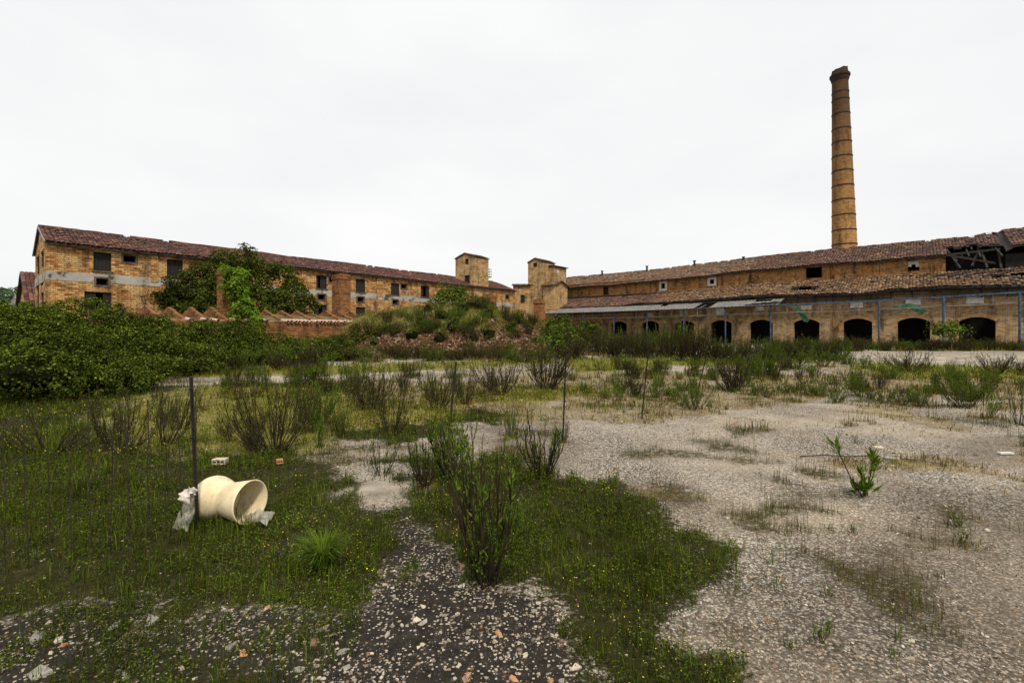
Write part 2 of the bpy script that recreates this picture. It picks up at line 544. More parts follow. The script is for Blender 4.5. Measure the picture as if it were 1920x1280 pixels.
def ground_mat():
    s = NT("rubble_ground", .95, .1)
    v = s.coord()
    at = s.n("Attribute", attribute_name="zone")
    at2 = s.n("Attribute", attribute_name="zoneb")
    sp = s.n("SeparateColor"); s.put(sp.inputs[0], at.outputs["Color"])
    sp2 = s.n("SeparateColor"); s.put(sp2.inputs[0], at2.outputs["Color"])
    zg, zd, zk = sp.outputs[0], sp.outputs[1], sp.outputs[2]
    zp, zl, zm = sp2.outputs[0], sp2.outputs[1], sp2.outputs[2]
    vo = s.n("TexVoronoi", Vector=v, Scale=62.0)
    vo2 = s.n("TexVoronoi", Vector=s.mapping(v, (1, 1, 1), (3, 5, 0)), Scale=17.0)
    r1 = s.n("SeparateColor"); s.put(r1.inputs[0], vo.outputs["Color"])
    r2 = s.n("SeparateColor"); s.put(r2.inputs[0], vo2.outputs["Color"])
    en = s.math('ADD', s.math('MULTIPLY', s.noise(v, 22, 8, .8), 3.4), -1.7)

    def edge(z):
        return s.ramp(s.math('ADD', z, en), [(.3, 0.), (.7, 1.)])
    zg, zk, zd = edge(zg), edge(zk), s.math('MULTIPLY', zd, .9)
    chip = s.ramp(r1.outputs[0], [(0, (.035, .031, .027)), (.25, (.12, .105, .088)), (.55, (.33, .295, .245)), (.9, (.60, .56, .48)), (1., (.34, .23, .15))])
    big = s.ramp(r2.outputs[1], [(0, (.5, .45, .38)), (.5, (.36, .3, .24)), (1, (.3, .17, .1))])
    isbig = s.math('MULTIPLY', s.math('GREATER_THAN', r2.outputs[0], .93), s.math('LESS_THAN', vo2.outputs["Distance"], .42))
    grav = s.mix(isbig, chip, big)
    grav = s.mix(s.ramp(vo.outputs['Distance'], [(.38, 0.), (.62, .8)]), grav, (.055, .044, .034))  # soil in the gaps, with shadows between chips put into the colour
    dust = s.noise(v, .55, 5, .6)
    grav = s.mix(s.ramp(dust, [(.42, 0.), (.62, .42)]), grav, (.46, .39, .295))
    dirty = s.noise(s.mapping(v, (1, 1, 1), (9, 4, 0)), .8, 5, .65)
    grav = s.mix(s.ramp(dirty, [(.53, 0.), (.7, .55)]), grav, (.13, .11, .095))
    soilchip = s.math('MULTIPLY', s.math('GREATER_THAN', r1.outputs[1], .82), s.math('LESS_THAN', vo.outputs["Distance"], .45))
    soil = s.mix(soilchip, s.ramp(s.noise(v, 14, 6, .7), [(.3, (.009, .008, .007)), (.7, (.038, .031, .025))]), (.34, .3, .235))
    tan = s.noise(s.mapping(v, (1, 1, 1), (2, 8, 0)), .45, 6, .65)
    grav = s.mix(s.ramp(tan, [(.49, 0.), (.68, .42)]), grav, s.mix(.6, grav, (.36, .25, .13)))
    turf = s.ramp(s.noise(v, 16, 7, .75), [(.3, (.008, .007, .003)), (.52, (.024, .023, .006)), (.75, (.055, .044, .014))])
    dryc = s.ramp(s.noise(v, 3, 6, .7), [(.3, (.06, .046, .013)), (.5, (.155, .11, .034)), (.62, (.25, .185, .08)), (.75, (.38, .31, .19))])
    lush = s.ramp(s.noise(v, 2, 6, .7), [(.3, (.09, .085, .018)), (.7, (.22, .18, .05))])
    conc = s.ramp(s.noise(v, .9, 6, .7), [(.35, (.13, .11, .08)), (.5, (.33, .29, .225)), (.75, (.47, .42, .34))])
    ck_ = s.n("TexVoronoi", Vector=s.mix(.12, v, s.n("TexNoise", Vector=v, Scale=1.5).outputs["Color"]), Scale=.55, feature='DISTANCE_TO_EDGE')
    conc = s.mix(s.ramp(ck_.outputs["Distance"], [(.006, 1.), (.02, 0.)]), conc, (.05, .045, .025))
    grav = s.mix(s.math('MULTIPLY', at2.outputs['Alpha'], .62), grav, s.mix(.55, grav, (.10, .082, .062)))
    grav = s.mix(s.math('MULTIPLY', at2.outputs['Alpha'], .5), grav, (.6, .56, .52), 'MULTIPLY')
    c = s.mix(zk, grav, soil)
    c = s.mix(s.math('MULTIPLY', zd, s.ramp(s.noise(v, 2.4, 4), [(.35, .25), (.6, .9)])), c, dryc)
    c = s.mix(zl, c, lush)
    c = s.mix(zg, c, turf)
    c = s.mix(s.math('MULTIPLY', zm, s.ramp(s.noise(v, 12, 6, .75), [(.38, .15), (.55, .95)])), c, (.038, .031, .011))
    c = s.mix(s.math('MULTIPLY', zp, s.ramp(s.noise(v, .8, 6, .7), [(.4, .35), (.52, 1.)])), c, conc)
    h = s.math('ADD', s.math('MULTIPLY', vo.outputs["Distance"], -.5), s.math('MULTIPLY', s.noise(v, 60, 3), .5))
    s.bump(h, .8, .02)
    return s.col(c)


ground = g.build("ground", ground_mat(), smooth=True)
ground["kind"] = "structure"
zz = zones(GX.ravel(), GY.ravel())


def blur(a, nit=3):
    a = a.reshape(nY, nX).astype(float)
    for _ in range(nit):
        p = np.pad(a, 1, mode='edge')
        a = (p[:-2, 1:-1] + p[2:, 1:-1] + p[1:-1, :-2] + p[1:-1, 2:] + 2 * a) / 6
    return a.ravel()


for nm, ks in (("zone", ('green', 'dry', 'dark')), ("zoneb", ('pale', 'lush', 'moss'))):
    ca = ground.data.color_attributes.new(nm, 'FLOAT_COLOR', 'POINT')
    a = np.ones((nX * nY, 4), np.float32)
    for i, z in enumerate(ks):
        a[:, i] = blur(zz[z])
    if nm == 'zoneb':
        a[:, 3] = blur(zz['dirty'], 14)
    ca.data.foreach_set("color", a.ravel())

# ------------------------------------------------------------------ wall / roof / window builders


def wall(g, P, d, L, z0, z1, ops=(), nin=(0, 1), th=.35, mi=0, top=None, step=None, u0=0.0):
    """wall along P + u d, openings (ua, ub, za, zb, arch rise), inner face th behind"""
    P = np.asarray(P, float); d = np.asarray(d, float); nin = np.asarray(nin, float)
    us = {u0, L}
    zs = {z0, z1}
    for o in ops:
        us |= {o[0], o[1]}; zs |= {o[2], o[3]}
    if step:
        us |= set(np.arange(u0, L, step))
    us = sorted(us); zs = sorted(zs)
    us = [u for i, u in enumerate(us) if i == 0 or u - us[i - 1] > 1e-4]

    def pt(u, z, off=0.0):
        if top is not None and z >= z1 - 1e-6:
            z = top(u)
        q = P + d * u + nin * off
        return [q[0], q[1], z]
    for off in (0.0, th):
        for i in range(len(us) - 1):
            for j in range(len(zs) - 1):
                uc = (us[i] + us[i + 1]) / 2; zc = (zs[j] + zs[j + 1]) / 2
                if any(o[0] < uc < o[1] and o[2] < zc < o[3] for o in ops):
                    continue
                a, b, c, e = (us[i], zs[j]), (us[i + 1], zs[j]), (us[i + 1], zs[j + 1]), (us[i], zs[j + 1])
                g.quad(*(pt(*q, off) for q in (a, b, c, e)), [a, b, c, e], mi)
    for o in ops:
        ua, ub, za, zb = o[:4]
        rise = o[4] if len(o) > 4 else 0
        n = 10 if rise else 1
        arc = [(ua + (ub - ua) * i / n, zb - rise + rise * math.sin(math.pi * i / n) ** .8 if rise else zb) for i in range(n + 1)]
        if rise:
            for off in (0.0, th):
                for i in range(n):
                    a, b = arc[i], arc[i + 1]
                    g.quad(pt(*a, off), pt(*b, off), pt(b[0], zb - 1e-5, off), pt(a[0], zb - 1e-5, off), [a, b, (b[0], zb), (a[0], zb)], mi)
        ring = [(ua, za)] + arc + [(ub, za)]
        for i in range(len(ring)):
            a, b = ring[i], ring[(i + 1) % len(ring)]
            g.quad(pt(*a, 0), pt(*b, 0), pt(*b, th), pt(*a, th), [(a[0], a[1]), (b[0], b[1]), (b[0] + th, b[1]), (a[0] + th, a[1])], mi)


def tiles(g, pos, U, nrow, colw=.22, keep=None, rng=None, h=.055, jit=1.0, mi=0):
    """half-round tiles in columns; pos(u, v) -> points, v 0 at the ridge and 1 at the eave"""
    rng = rng or R
    uc = np.arange(U[0], U[1], colw)
    uu, rr = np.meshgrid(uc, np.arange(nrow))
    uu = uu.ravel() + colw / 2; va = rr.ravel() / nrow
    if keep is not None:
        k = keep(uu, va + .5 / nrow)
        uu = uu[k]; va = va[k]
    n = len(uu)
    vb = np.minimum(va + 1.12 / nrow, 1.02) + rng.normal(0, .004, n) * jit
    vb = vb + np.where(rng.random(n) < .06, rng.normal(0, .012, n), 0) * jit
    ju, jv = rng.normal(0, .012, n) * jit, rng.normal(0, .012, n) * jit
    lift = np.abs(rng.normal(0, .012, n)) * jit
    prof = [(-.46, 0.), (-.3, .75), (0, 1.), (.3, .75), (.46, 0.)]
    V = []
    e = 1e-3
    for vv, sh, lf in ((va, ju, 0), (vb, jv, .028)):
        a = pos(uu, vv); nu = pos(uu + e, vv) - a; nv = pos(uu, vv + e) - a
        nn = norm(np.cross(nv, nu)); nn = nn * np.sign(nn[:, 2:3])
        for x, hh in prof:
            V.append(pos(uu + sh + x * colw, vv) + nn * (h * hh + lf + lift)[:, None])
    V = np.stack(V, 1)
    b = np.arange(n)[:, None] * 10
    Fc = np.concatenate([b + [[i, i + 1, i + 6, i + 5]] for i in range(4)], 1).reshape(-1, 4)
    g.add(V, Fc, mi)


def slab(g, pos, U, nu, nv, drop=.05, th=.09, keep=None, mi=0):
    us = np.linspace(U[0], U[1], nu + 1); vs = np.linspace(0, 1, nv + 1)
    uu, vv = np.meshgrid(us, vs)
    A = pos(uu.ravel(), vv.ravel()).reshape(nv + 1, nu + 1, 3)
    for i in range(nu):
        for j in range(nv):
            if keep is not None and not keep(np.array([(us[i] + us[i + 1]) / 2]), np.array([(vs[j] + vs[j + 1]) / 2]))[0]:
                continue
            q = np.array([A[j, i], A[j, i + 1], A[j + 1, i + 1], A[j + 1, i]])
            t = q - [0, 0, drop]; b = q - [0, 0, drop + th]
            g.add(np.concatenate([t, b]), [[0, 1, 2, 3], [4, 5, 6, 7], [0, 1, 5, 4], [1, 2, 6, 5], [2, 3, 7, 6], [3, 0, 4, 7]], mi)


def window(parent, P, d, nin, o, shutter='full', frame=True, rng=None):
    rng = rng or R
    P = np.asarray(P, float); d3 = np.array([d[0], d[1], 0.]); n3 = np.array([nin[0], nin[1], 0.])
    ua, ub, za, zb = o[:4]
    g = G()
    w = .07
    base = v3(P, 0) + n3 * .08
    z3 = np.array([0, 0, 1.])
    for a, b, c, e in ((ua, ua + w, za, zb), (ub - w, ub, za, zb), (ua + w, ub - w, zb - w, zb), (ua + w, ub - w, za, za + w)):
        g.box(base + d3 * (a + .003) + z3 * (c + .003), d3 * (b - a - .006), n3 * .09, z3 * (e - c - .006))
    fr = g.build("window", M['wood'], parent)
    if shutter:
        g = G()
        n = max(2, int((ub - ua - 2 * w) / .17))
        bw = (ub - ua - 2 * w) / n
        for i in range(n):
            if shutter == 'half' and n * .3 < i < n * .62:
                continue
            if shutter != 'half' and rng.random() < .06:
                continue
            u = ua + w + i * bw
            g.box(base + d3 * (u + .006) + n3 * (.03 + rng.random() * .02) + z3 * (za + w + rng.random() * .02), d3 * (bw - .012), n3 * .03,
                  z3 * (zb - za - 2 * w - rng.random() * .05))
            if shutter == 'half' and i == int(n * .3):
                g.build("shutter", M['wood'], fr); g = G()
        if g.n:
            g.build("shutter", M['wood'], fr)
    return fr


# ------------------------------------------------------------------ left warehouse
DL = np.array([.613, .790]); NL = np.array([-.790, .613])        # along the facade, and inwards
A0 = np.array([-29.1, 30.0])
gA = norm(np.array([-6.06, 5.4])); WL = 8.12
LEN = 48.2
EAVE, RIDGE = 7.08, 8.5
wh = thing("brick_warehouse", "long two-storey ochre brick warehouse with purple-red tiled roof and black shutters", "warehouse", v3(A0, 0))


def frect(x0, x1, y0, y1, P=A0, d=DL):
    ta, tb = hit(x0, P, d), hit(x1, P, d)
    Y = P[1] + (ta + tb) / 2 * d[1]
    return (ta, tb, zat(y1, Y), zat(y0, Y))


LW = [(175, 209, 473, 508, 'full'), (313, 343, 487, 518, 'full'), (400, 425, 496, 522, 'full'), (593, 613, 516, 541, 'full'), (667, 685, 523, 548, 'full'),
      (733, 749, 531, 553, 'full'), (789, 805, 536, 557, 'half'), (231, 255, 479, 492, None), (617, 631, 519, 529, None), (752, 763, 533, 541, None),
      (180, 203, 522, 535, None), (316, 334, 529, 540, None), (596, 610, 552, 562, None), (670, 682, 557, 566, None), (736, 746, 562, 570, None),
      (158, 209, 547, 582, 'half'), (313, 343, 552, 585, 'full'), (588, 613, 571, 594, 'half'), (667, 685, 576, 596, 'full'), (853, 858, 543, 551, None), (863, 870, 544, 552, None),
      (948, 954, 553, 560, None)]
ops = [frect(*w[:4]) for w in LW]
# arch-headed opening
g = G()
wall(g, A0, DL, LEN, 0, EAVE + .1, ops, NL, .4)
Bk = A0 + gA * WL
g.quad(v3(Bk, 0), v3(Bk + DL * LEN, 0), v3(Bk + DL * LEN, EAVE + .1), v3(Bk, EAVE + .1), [(0, 0), (LEN, 0), (LEN, 7), (0, 7)])
gi = norm(np.array([-gA[1], gA[0]])) * -1           # inwards from the gable
gi = gi if gi @ DL > 0 else -gi
GW = [(76, 82, 470, 502), (68, 74, 480, 515), (76.5, 81, 520, 535), (76, 82, 548, 600), (68, 73, 528, 600)]
gops = []
for x0, x1, y0, y1 in GW:
    a, b = sorted((hit(x0, A0, gA), hit(x1, A0, gA)))
    Y = A0[1] + (a + b) / 2 * gA[1]
    a = max(a, .5); b = min(max(b, a + .5), WL - .4)
    gops.append((a, b, max(zat(y1, Y), .3), zat(y0, Y)))
wall(g, A0, gA, WL, 0, EAVE, gops, gi, .4)
for off in (0, .4):
    for base in (A0, A0 + DL * (LEN - .4)):
        q = base + gi * off
        g.poly([v3(q, EAVE), v3(q + gA * WL, EAVE), v3(q + gA * WL / 2, RIDGE)], [(0, EAVE), (WL, EAVE), (WL / 2, RIDGE)])
E1 = A0 + DL * LEN
g.quad(v3(E1, 0), v3(E1 + gA * WL, 0), v3(E1 + gA * WL, EAVE), v3(E1, EAVE), [(0, 0), (WL, 0), (WL, EAVE), (0, EAVE)])
# brick piers, a little proud of the facade
for t in (hit(283, A0, DL), hit(565, A0, DL), hit(706, A0, DL), hit(712, A0, DL)):
    g.box(v3(A0 + DL * t - NL * .06, 5.0), v3(DL * .42, 0), v3(NL * .05, 0), np.array([0, 0, 1.95]))
g.build("wall", M['ochre'], wh)
for w, o in zip(LW, ops):
    fr_ = window(wh, A0, DL, NL, o, w[4])
    g = G()
    ua, ub, za, zb = o[:4]
    d3, n3, z3 = v3(DL, 0), v3(NL, 0), np.array([0, 0, 1.])
    bs = v3(A0, 0) - n3 * .035
    if w[4] is None:
        for a, b, c, e in ((ua - .11, ua, za - .11, zb + .11), (ub, ub + .11, za - .11, zb + .11), (ua, ub, zb, zb + .11), (ua, ub, za - .11, za)):
            g.box(bs + d3 * a + z3 * c, d3 * (b - a), n3 * .034, z3 * (e - c))
        g.build("surround", M['darkcement'], fr_)
    else:
        g.box(bs - n3 * .05 + d3 * (ua - .08) + z3 * (za - .09), d3 * (ub - ua + .16), n3 * .083, z3 * .088)
        g.build("sill", M['darkcement'], fr_)
for o in gops:
    window(wh, A0, gA, gi, o, 'full')
# concrete band broken at the openings
zb0, zb1 = frect(88, 92, 502, 519)[2:]
g = G()
zb0, zb1 = 4.72, 5.3
n = int(LEN / .3)
rows = []
for i in range(n + 1):
    u = LEN * i / n
    lo, hi = zb0 + R.normal(0, .012), zb1 + R.normal(0, .015)
    for o in ops:
        if o[0] - .2 < u < o[1] + .2 and o[2] < zb1 and o[3] > zb0:
            if (o[2] + o[3]) / 2 < (zb0 + zb1) / 2:
                lo = max(lo, min(o[3] + .02, zb1 - .08))
            else:
                hi = min(hi, max(o[2] - .02, zb0 + .08))
    rows.append((u, lo, hi))
V = []
for u, lo, hi in rows:
    q = A0 + DL * u
    V += [v3(q, lo), v3(q - NL * .025, lo), v3(q - NL * .025, hi), v3(q, hi)]
g.add(V, [[i * 4 + k, i * 4 + k + 1, i * 4 + k + 5, i * 4 + k + 4] for i in range(n) for k in range(3)])
g.box(v3(A0 - gi * .025 - gA * .0, zb0), v3(gA * WL, 0), v3(gi * .05, 0), np.array([0, 0, zb1 - zb0]))
g.build("concrete_band", M['concrete'], wh)


def left_roof(side):
    def pos(u, v):
        u = np.asarray(u, float); v = np.asarray(v, float)
        rid = A0 + gA * WL / 2
        ev = A0 - NL * .3 if side == 0 else A0 + gA * (WL + .12)
        x = rid[0] * (1 - v) + ev[0] * v + DL[0] * u
        y = rid[1] * (1 - v) + ev[1] * v + DL[1] * u
        z = (RIDGE + .12) * (1 - v) + (EAVE + .02) * v
        z = z + (fbm(u * .35, v * 2, 77) - .5) * .12
        return np.stack([x, y, z], -1)
    return pos


rng = np.random.default_rng(5)
g = G()
p0 = left_roof(0); p1 = left_roof(1)
tiles(g, p0, (-.1, LEN + .1), 11, .24, keep=lambda u, v: rng.random(len(u)) > .012, rng=rng, jit=1.3)
gs = G()
slab(gs, p0, (-.1, LEN + .1), 30, 3)
slab(gs, p1, (-.1, LEN + .1), 30, 1, .0)
for i in range(int(LEN / .42)):
    if rng.random() < .93:
        q = p0(np.array([i * .42 - .1, i * .42 + .3]), np.array([0., 0.]))
        g.tube(q + [0, 0, .02 + rng.random() * .03], .12, 6)
rf = g.build("roof", M['leftroof'], wh, smooth=True)
gs.build("roof_deck", M['timber'], wh)
g = G()
for side, pp in ((0, p0), (1, p1)):
    a = pp(np.array([-.13]), np.array([-.02]))[0]; b = pp(np.array([-.13]), np.array([1.02]))[0]
    g.bar(a + [0, 0, -.03], b + [0, 0, -.03], .05, .11)
g.build("bargeboard", M['steel'], wh)

# smaller gabled house behind the warehouse's end
hs = thing("brick_house", "small brick house with steep red tiled roof behind the warehouse's left end", "house", (-44.5, 45, 0))
C0 = np.array([kx(57) * 42, 42.0])
gd = norm(np.array([-.77, .64])); dd = np.array([.64, .77])
g = G()
hw = 9.0
apex = 1.6 + (HZ - 512) / F * 44.9
ev = 3.6
wall(g, C0, gd, hw, 0, ev, [(1.5, 2.2, .5, 3.6), (3.6, 4.3, .5, 3.2)], dd, .3)
g.poly([v3(C0, ev), v3(C0 + gd * hw, ev), v3(C0 + gd * hw / 2, apex)], [(0, ev), (hw, ev), (hw / 2, apex)])
g.quad(v3(C0, 0), v3(C0 + dd * 9, 0), v3(C0 + dd * 9, ev), v3(C0, ev), [(0, 0), (9, 0), (9, ev), (0, ev)])
g.build("wall", M['ochre'], hs)


def hpos(sg):
    def f(u, v):
        u = np.asarray(u, float); v = np.asarray(v, float)
        r = C0 + gd * hw / 2; e = C0 - gd * .3 if sg else C0 + gd * (hw + .3)
        return np.stack([r[0] * (1 - v) + e[0] * v + dd[0] * u, r[1] * (1 - v) + e[1] * v + dd[1] * u, (apex + .1) * (1 - v) + (ev - .1) * v], -1)
    return f


g = G()
for sg in (0, 1):
    tiles(g, hpos(sg), (-.3, 9), 10, .3)
g.build("roof", M['leftroof'], hs, smooth=True)
g = G()
for sg in (0, 1):
    slab(g, hpos(sg), (-.3, 9), 4, 2)
g.build("roof_deck", M['timber'], hs)
g = G()
g.box(v3(C0 + gd * 1.4 + dd * .31, .4), v3(gd * .9, 0), v3(dd * .05, 0), np.array([0, 0, 3.3]))
g.build("door", M['wood'], hs)
# white-roofed shed farther left
sx = np.array([kx(33) * 62, 62.0])
sh = thing("shed", "tiny shed with pale metal roof at the far left edge beside the trees", "shed", v3(sx, 0))
g = G()
g.box(v3(sx + [-2.5, 0], 0), [5, 0, 0], [0, 5, 0], [0, 0, 3.2])
g.build("wall", M['ochre'], sh)
g = G()
zt = zat(556, 62)
g.quad(v3(sx + [-.4, -.2], zt), v3(sx + [-.4, 5.2], zt), v3(sx + [2.9, 5.2], 3.0), v3(sx + [2.9, -.2], 3.0))
g.quad(v3(sx + [-.4, -.2], zt), v3(sx + [-.4, 5.2], zt), v3(sx + [-2.9, 5.2], 3.0), v3(sx + [-2.9, -.2], 3.0))
g.poly([v3(sx + [-2.9, -.1], 3.0), v3(sx + [2.9, -.1], 3.0), v3(sx + [-.4, -.1], zt - .05)])
g.build("roof", M['steel'], sh)

# ------------------------------------------------------------------ towers


def gable_tower(name, label, P, wg, ws, z0, zev, zap, mat, ops_g=(), ops_s=(), gdir=-NL, sdir=DL, rmat='leftroof'):
    """P is the corner nearest the camera; the gable face runs from P along -gdir, the side face along sdir"""
    t = thing(name, label, "tower", v3(P, z0))
    gd_, sd_ = np.asarray(-gdir, float), np.asarray(sdir, float)
    g = G()
    wall(g, P, gd_, wg, z0, zev, ops_g, sd_, .3)
    wall(g, P, sd_, ws, z0, zev, ops_s, gd_, .3)
    for base in (P, P + sd_ * (ws - .01)):
        g.poly([v3(base, zev), v3(base + gd_ * wg, zev), v3(base + gd_ * wg / 2, zap)], [(0, zev), (wg, zev), (wg / 2, zap)])
    q = P + gd_ * wg
    g.quad(v3(q, z0), v3(q + sd_ * ws, z0), v3(q + sd_ * ws, zev), v3(q, zev), [(0, z0), (ws, z0), (ws, zev), (0, zev)])
    q = P + sd_ * ws
    g.quad(v3(q, z0), v3(q + gd_ * wg, z0), v3(q + gd_ * wg, zev), v3(q, zev), [(0, z0), (wg, z0), (wg, zev), (0, zev)])
    g.build("wall", mat, t)
    gr, gk = G(), G()
    for sg in (0, 1):
        def pos(u, v, sg=sg):
            u = np.asarray(u, float); v = np.asarray(v, float)
            r = P + gd_ * wg / 2; e = P - gd_ * .08 if sg else P + gd_ * (wg + .08)
            return np.stack([r[0] * (1 - v) + e[0] * v + sd_[0] * u, r[1] * (1 - v) + e[1] * v + sd_[1] * u, (zap + .07) * (1 - v) + (zev + .07) * v], -1)
        tiles(gr, pos, (-.12, ws + .12), 5, .24)
        slab(gk, pos, (-.12, ws + .12), 2, 2, .04, .07)
    gr.build("roof", M[rmat], t, smooth=True)
    gk.build("roof_deck", M['timber'], t)
    for o in ops_g:
        window(t, P, gd_, sd_, o, 'full')
    for o in ops_s:
        window(t, P, sd_, gd_, o, 'full')
    return t


tT = hit(889, A0, DL); PT = A0 + DL * tT - NL * .02
YT = PT[1]
wsT = hit(916, PT, DL)
wgT = hit(854, PT, NL)
t1 = gable_tower("brick_tower", "taller square ochre brick tower with a caged ladder, rising from the warehouse's far end", PT, wgT, wsT, 0, zat(481.5, YT), zat(475.5, YT + 1), M['tower'],
                 [(hit(878.5, PT, NL), hit(872, PT, NL), zat(494, YT), zat(483.5, YT)), (hit(880.5, PT, NL), hit(871, PT, NL), zat(534, YT), zat(515, YT))])
g = G()
q = PT + DL * wsT
for z in np.linspace(zat(515, YT), zat(500, YT), 4):
    a = v3(q, z); b = v3(q + DL * .55, z)
    for e in (0, .7):
        g.bar(a + v3(NL * e, 0), b + v3(NL * e, 0), .04)
    g.bar(b, b + v3(NL * .7, 0), .04)
for e in (0, .35, .7):
    g.bar(v3(q + DL * .55 + NL * e, zat(515, YT)), v3(q + DL * .55 + NL * e, zat(500, YT)), .04)
g.box(v3(q + DL * .05, zat(516, YT)), v3(DL * .6, 0), v3(NL * .8, 0), [0, 0, .1])
g.build("ladder_cage", M['iron'], t1)

P2 = np.array([kx(1017) * 68.0, 68.0])
wg2 = hit(990, P2, NL); ws2 = hit(1040, P2, DL)
t2 = gable_tower("brick_tower", "narrower ochre brick tower with a small side bay, next to the long arcaded factory", P2, wg2, ws2, 0, zat(490.5, 68), zat(485.5, 69.2), M['tower'],
                 [(hit(1006.7, P2, NL), hit(999.6, P2, NL), zat(501, 69), zat(493, 69))])
g = G()
uB = hit(1029, P2, DL)
uC = hit(1052, P2, DL)
Pb = P2 + DL * uB - NL * .9
g.box(v3(Pb, zat(531, 70)), v3(DL * (uC - uB), 0), v3(NL * 2.6, 0), [0, 0, zat(502, 70) - zat(531, 70)])
g.build("side_bay", M['tower'], t2)
g = G()


def bpos(u, v):
    u = np.asarray(u, float); v = np.asarray(v, float)
    a = Pb + NL * 2.6 - DL * .15; e = Pb - NL * .2 - DL * .15
    return np.stack([a[0] * (1 - v) + e[0] * v + DL[0] * u, a[1] * (1 - v) + e[1] * v + DL[1] * u, zat(497, 70) * (1 - v) + (zat(502, 70) + .1) * v], -1)


tiles(g, bpos, (0, uC - uB + .3), 6, .24)
slab(g, bpos, (0, uC - uB + .3), 2, 2, .03, .06)
g.build("bay_roof", M['roofred'], t2, smooth=True)
g = G()
ub = hit(1045.5, P2 - NL * .9, DL)
g.box(v3(P2 - NL * .915 + DL * (ub - .25), zat(512.5, 70)), v3(DL * .55, 0), v3(NL * .012, 0), [0, 0, .4])
g.build("window_pane", M['white'], t2)

# low link block between the two towers
PL = np.array([kx(962) * 69.5, 69.5])
lk = thing("link_block", "low plain brick block with one dark window between the two towers", "building", v3(PL, 0))
dlk = np.array([1.0, -.02]); nlk = np.array([.02, 1.0])
o1 = frect(976, 984, 553, 568, PL, dlk)
g = G()
Llk = hit(1000, PL, dlk)
wall(g, PL, dlk, Llk, 0, zat(535, 69.5), [o1], nlk, .35)
g.quad(v3(PL, 0), v3(PL + nlk * 6, 0), v3(PL + nlk * 6, 8), v3(PL, 8), [(0, 0), (6, 0), (6, 8), (0, 8)])
q = PL + nlk * 6
g.quad(v3(q, 0), v3(q + dlk * Llk, 0), v3(q + dlk * Llk, 8.2), v3(q, 8.2), [(0, 0), (Llk, 0), (Llk, 8), (0, 8)])
q = PL + dlk * Llk
g.quad(v3(q, 0), v3(q + nlk * 6, 0), v3(q + nlk * 6, 8), v3(q, 8), [(0, 0), (6, 0), (6, 8), (0, 8)])
g.build("wall", M['tower'], lk)
window(lk, PL, dlk, nlk, o1, 'full')
g = G()


def lpos(u, v):
    u = np.asarray(u, float); v = np.asarray(v, float)
    a = PL + nlk * 6; e = PL - nlk * .3
    z = zat(530, 73) * (1 - v) + (zat(535, 69) + .1) * v + .0 * u
    return np.stack([a[0] * (1 - v) + e[0] * v + dlk[0] * u, a[1] * (1 - v) + e[1] * v + dlk[1] * u, z], -1)


tiles(g, lpos, (-.2, Llk + .2), 10, .26)
slab(g, lpos, (-.2, Llk + .2), 3, 2)
g.build("roof", M['roofred'], lk, smooth=True)

# ------------------------------------------------------------------ the long factory on the right
NR = np.array([.647, .762]); ER = np.array([-.762, .647])        # inwards, and along the front away from the camera
DW = 56.8


def fs(px, D=DW):
    k = kx(px)
    Y = D / (NR[0] * k + NR[1])
    return (ER[0] * k + ER[1]) * Y


def fY(px, D=DW):
    return D / (NR[0] * kx(px) + NR[1])


def FP(s, D):
    s = np.asarray(s, float)
    return NR[0] * D + ER[0] * s, NR[1] * D + ER[1] * s


def dz(s):
    t = np.clip((np.asarray(s, float) - 8) / 28, 0, 1)
    return -.7 * t * t * (3 - 2 * t)


S0, S1 = -16.0, 45.5
fac = thing("brick_factory", "long derelict arcaded brick factory with two tiers of sagging tiled roofs on the right", "factory", (*FP(10, DW), 0))
P0R = np.array(FP(0, DW))
arches = []
ctr = [1832, 1713, 1608, 1512, 1427, 1352, 1283, 1219, 1160, 1106]
for c in ctr:
    s = fs(c)
    arches.append((s - 1.13, s + 1.13, 0.05, 2.68, .38))
arches.insert(0, (fs(1832) - 4.13 - 1.13, fs(1832) - 4.13 + 1.13, .05, 2.68, .38))
g = G()
g_ops = arches
wall(g, P0R, ER, S1, 0, 5.6, g_ops, NR, .5, u0=S0, top=lambda u: 5.45 + float(dz(u)))
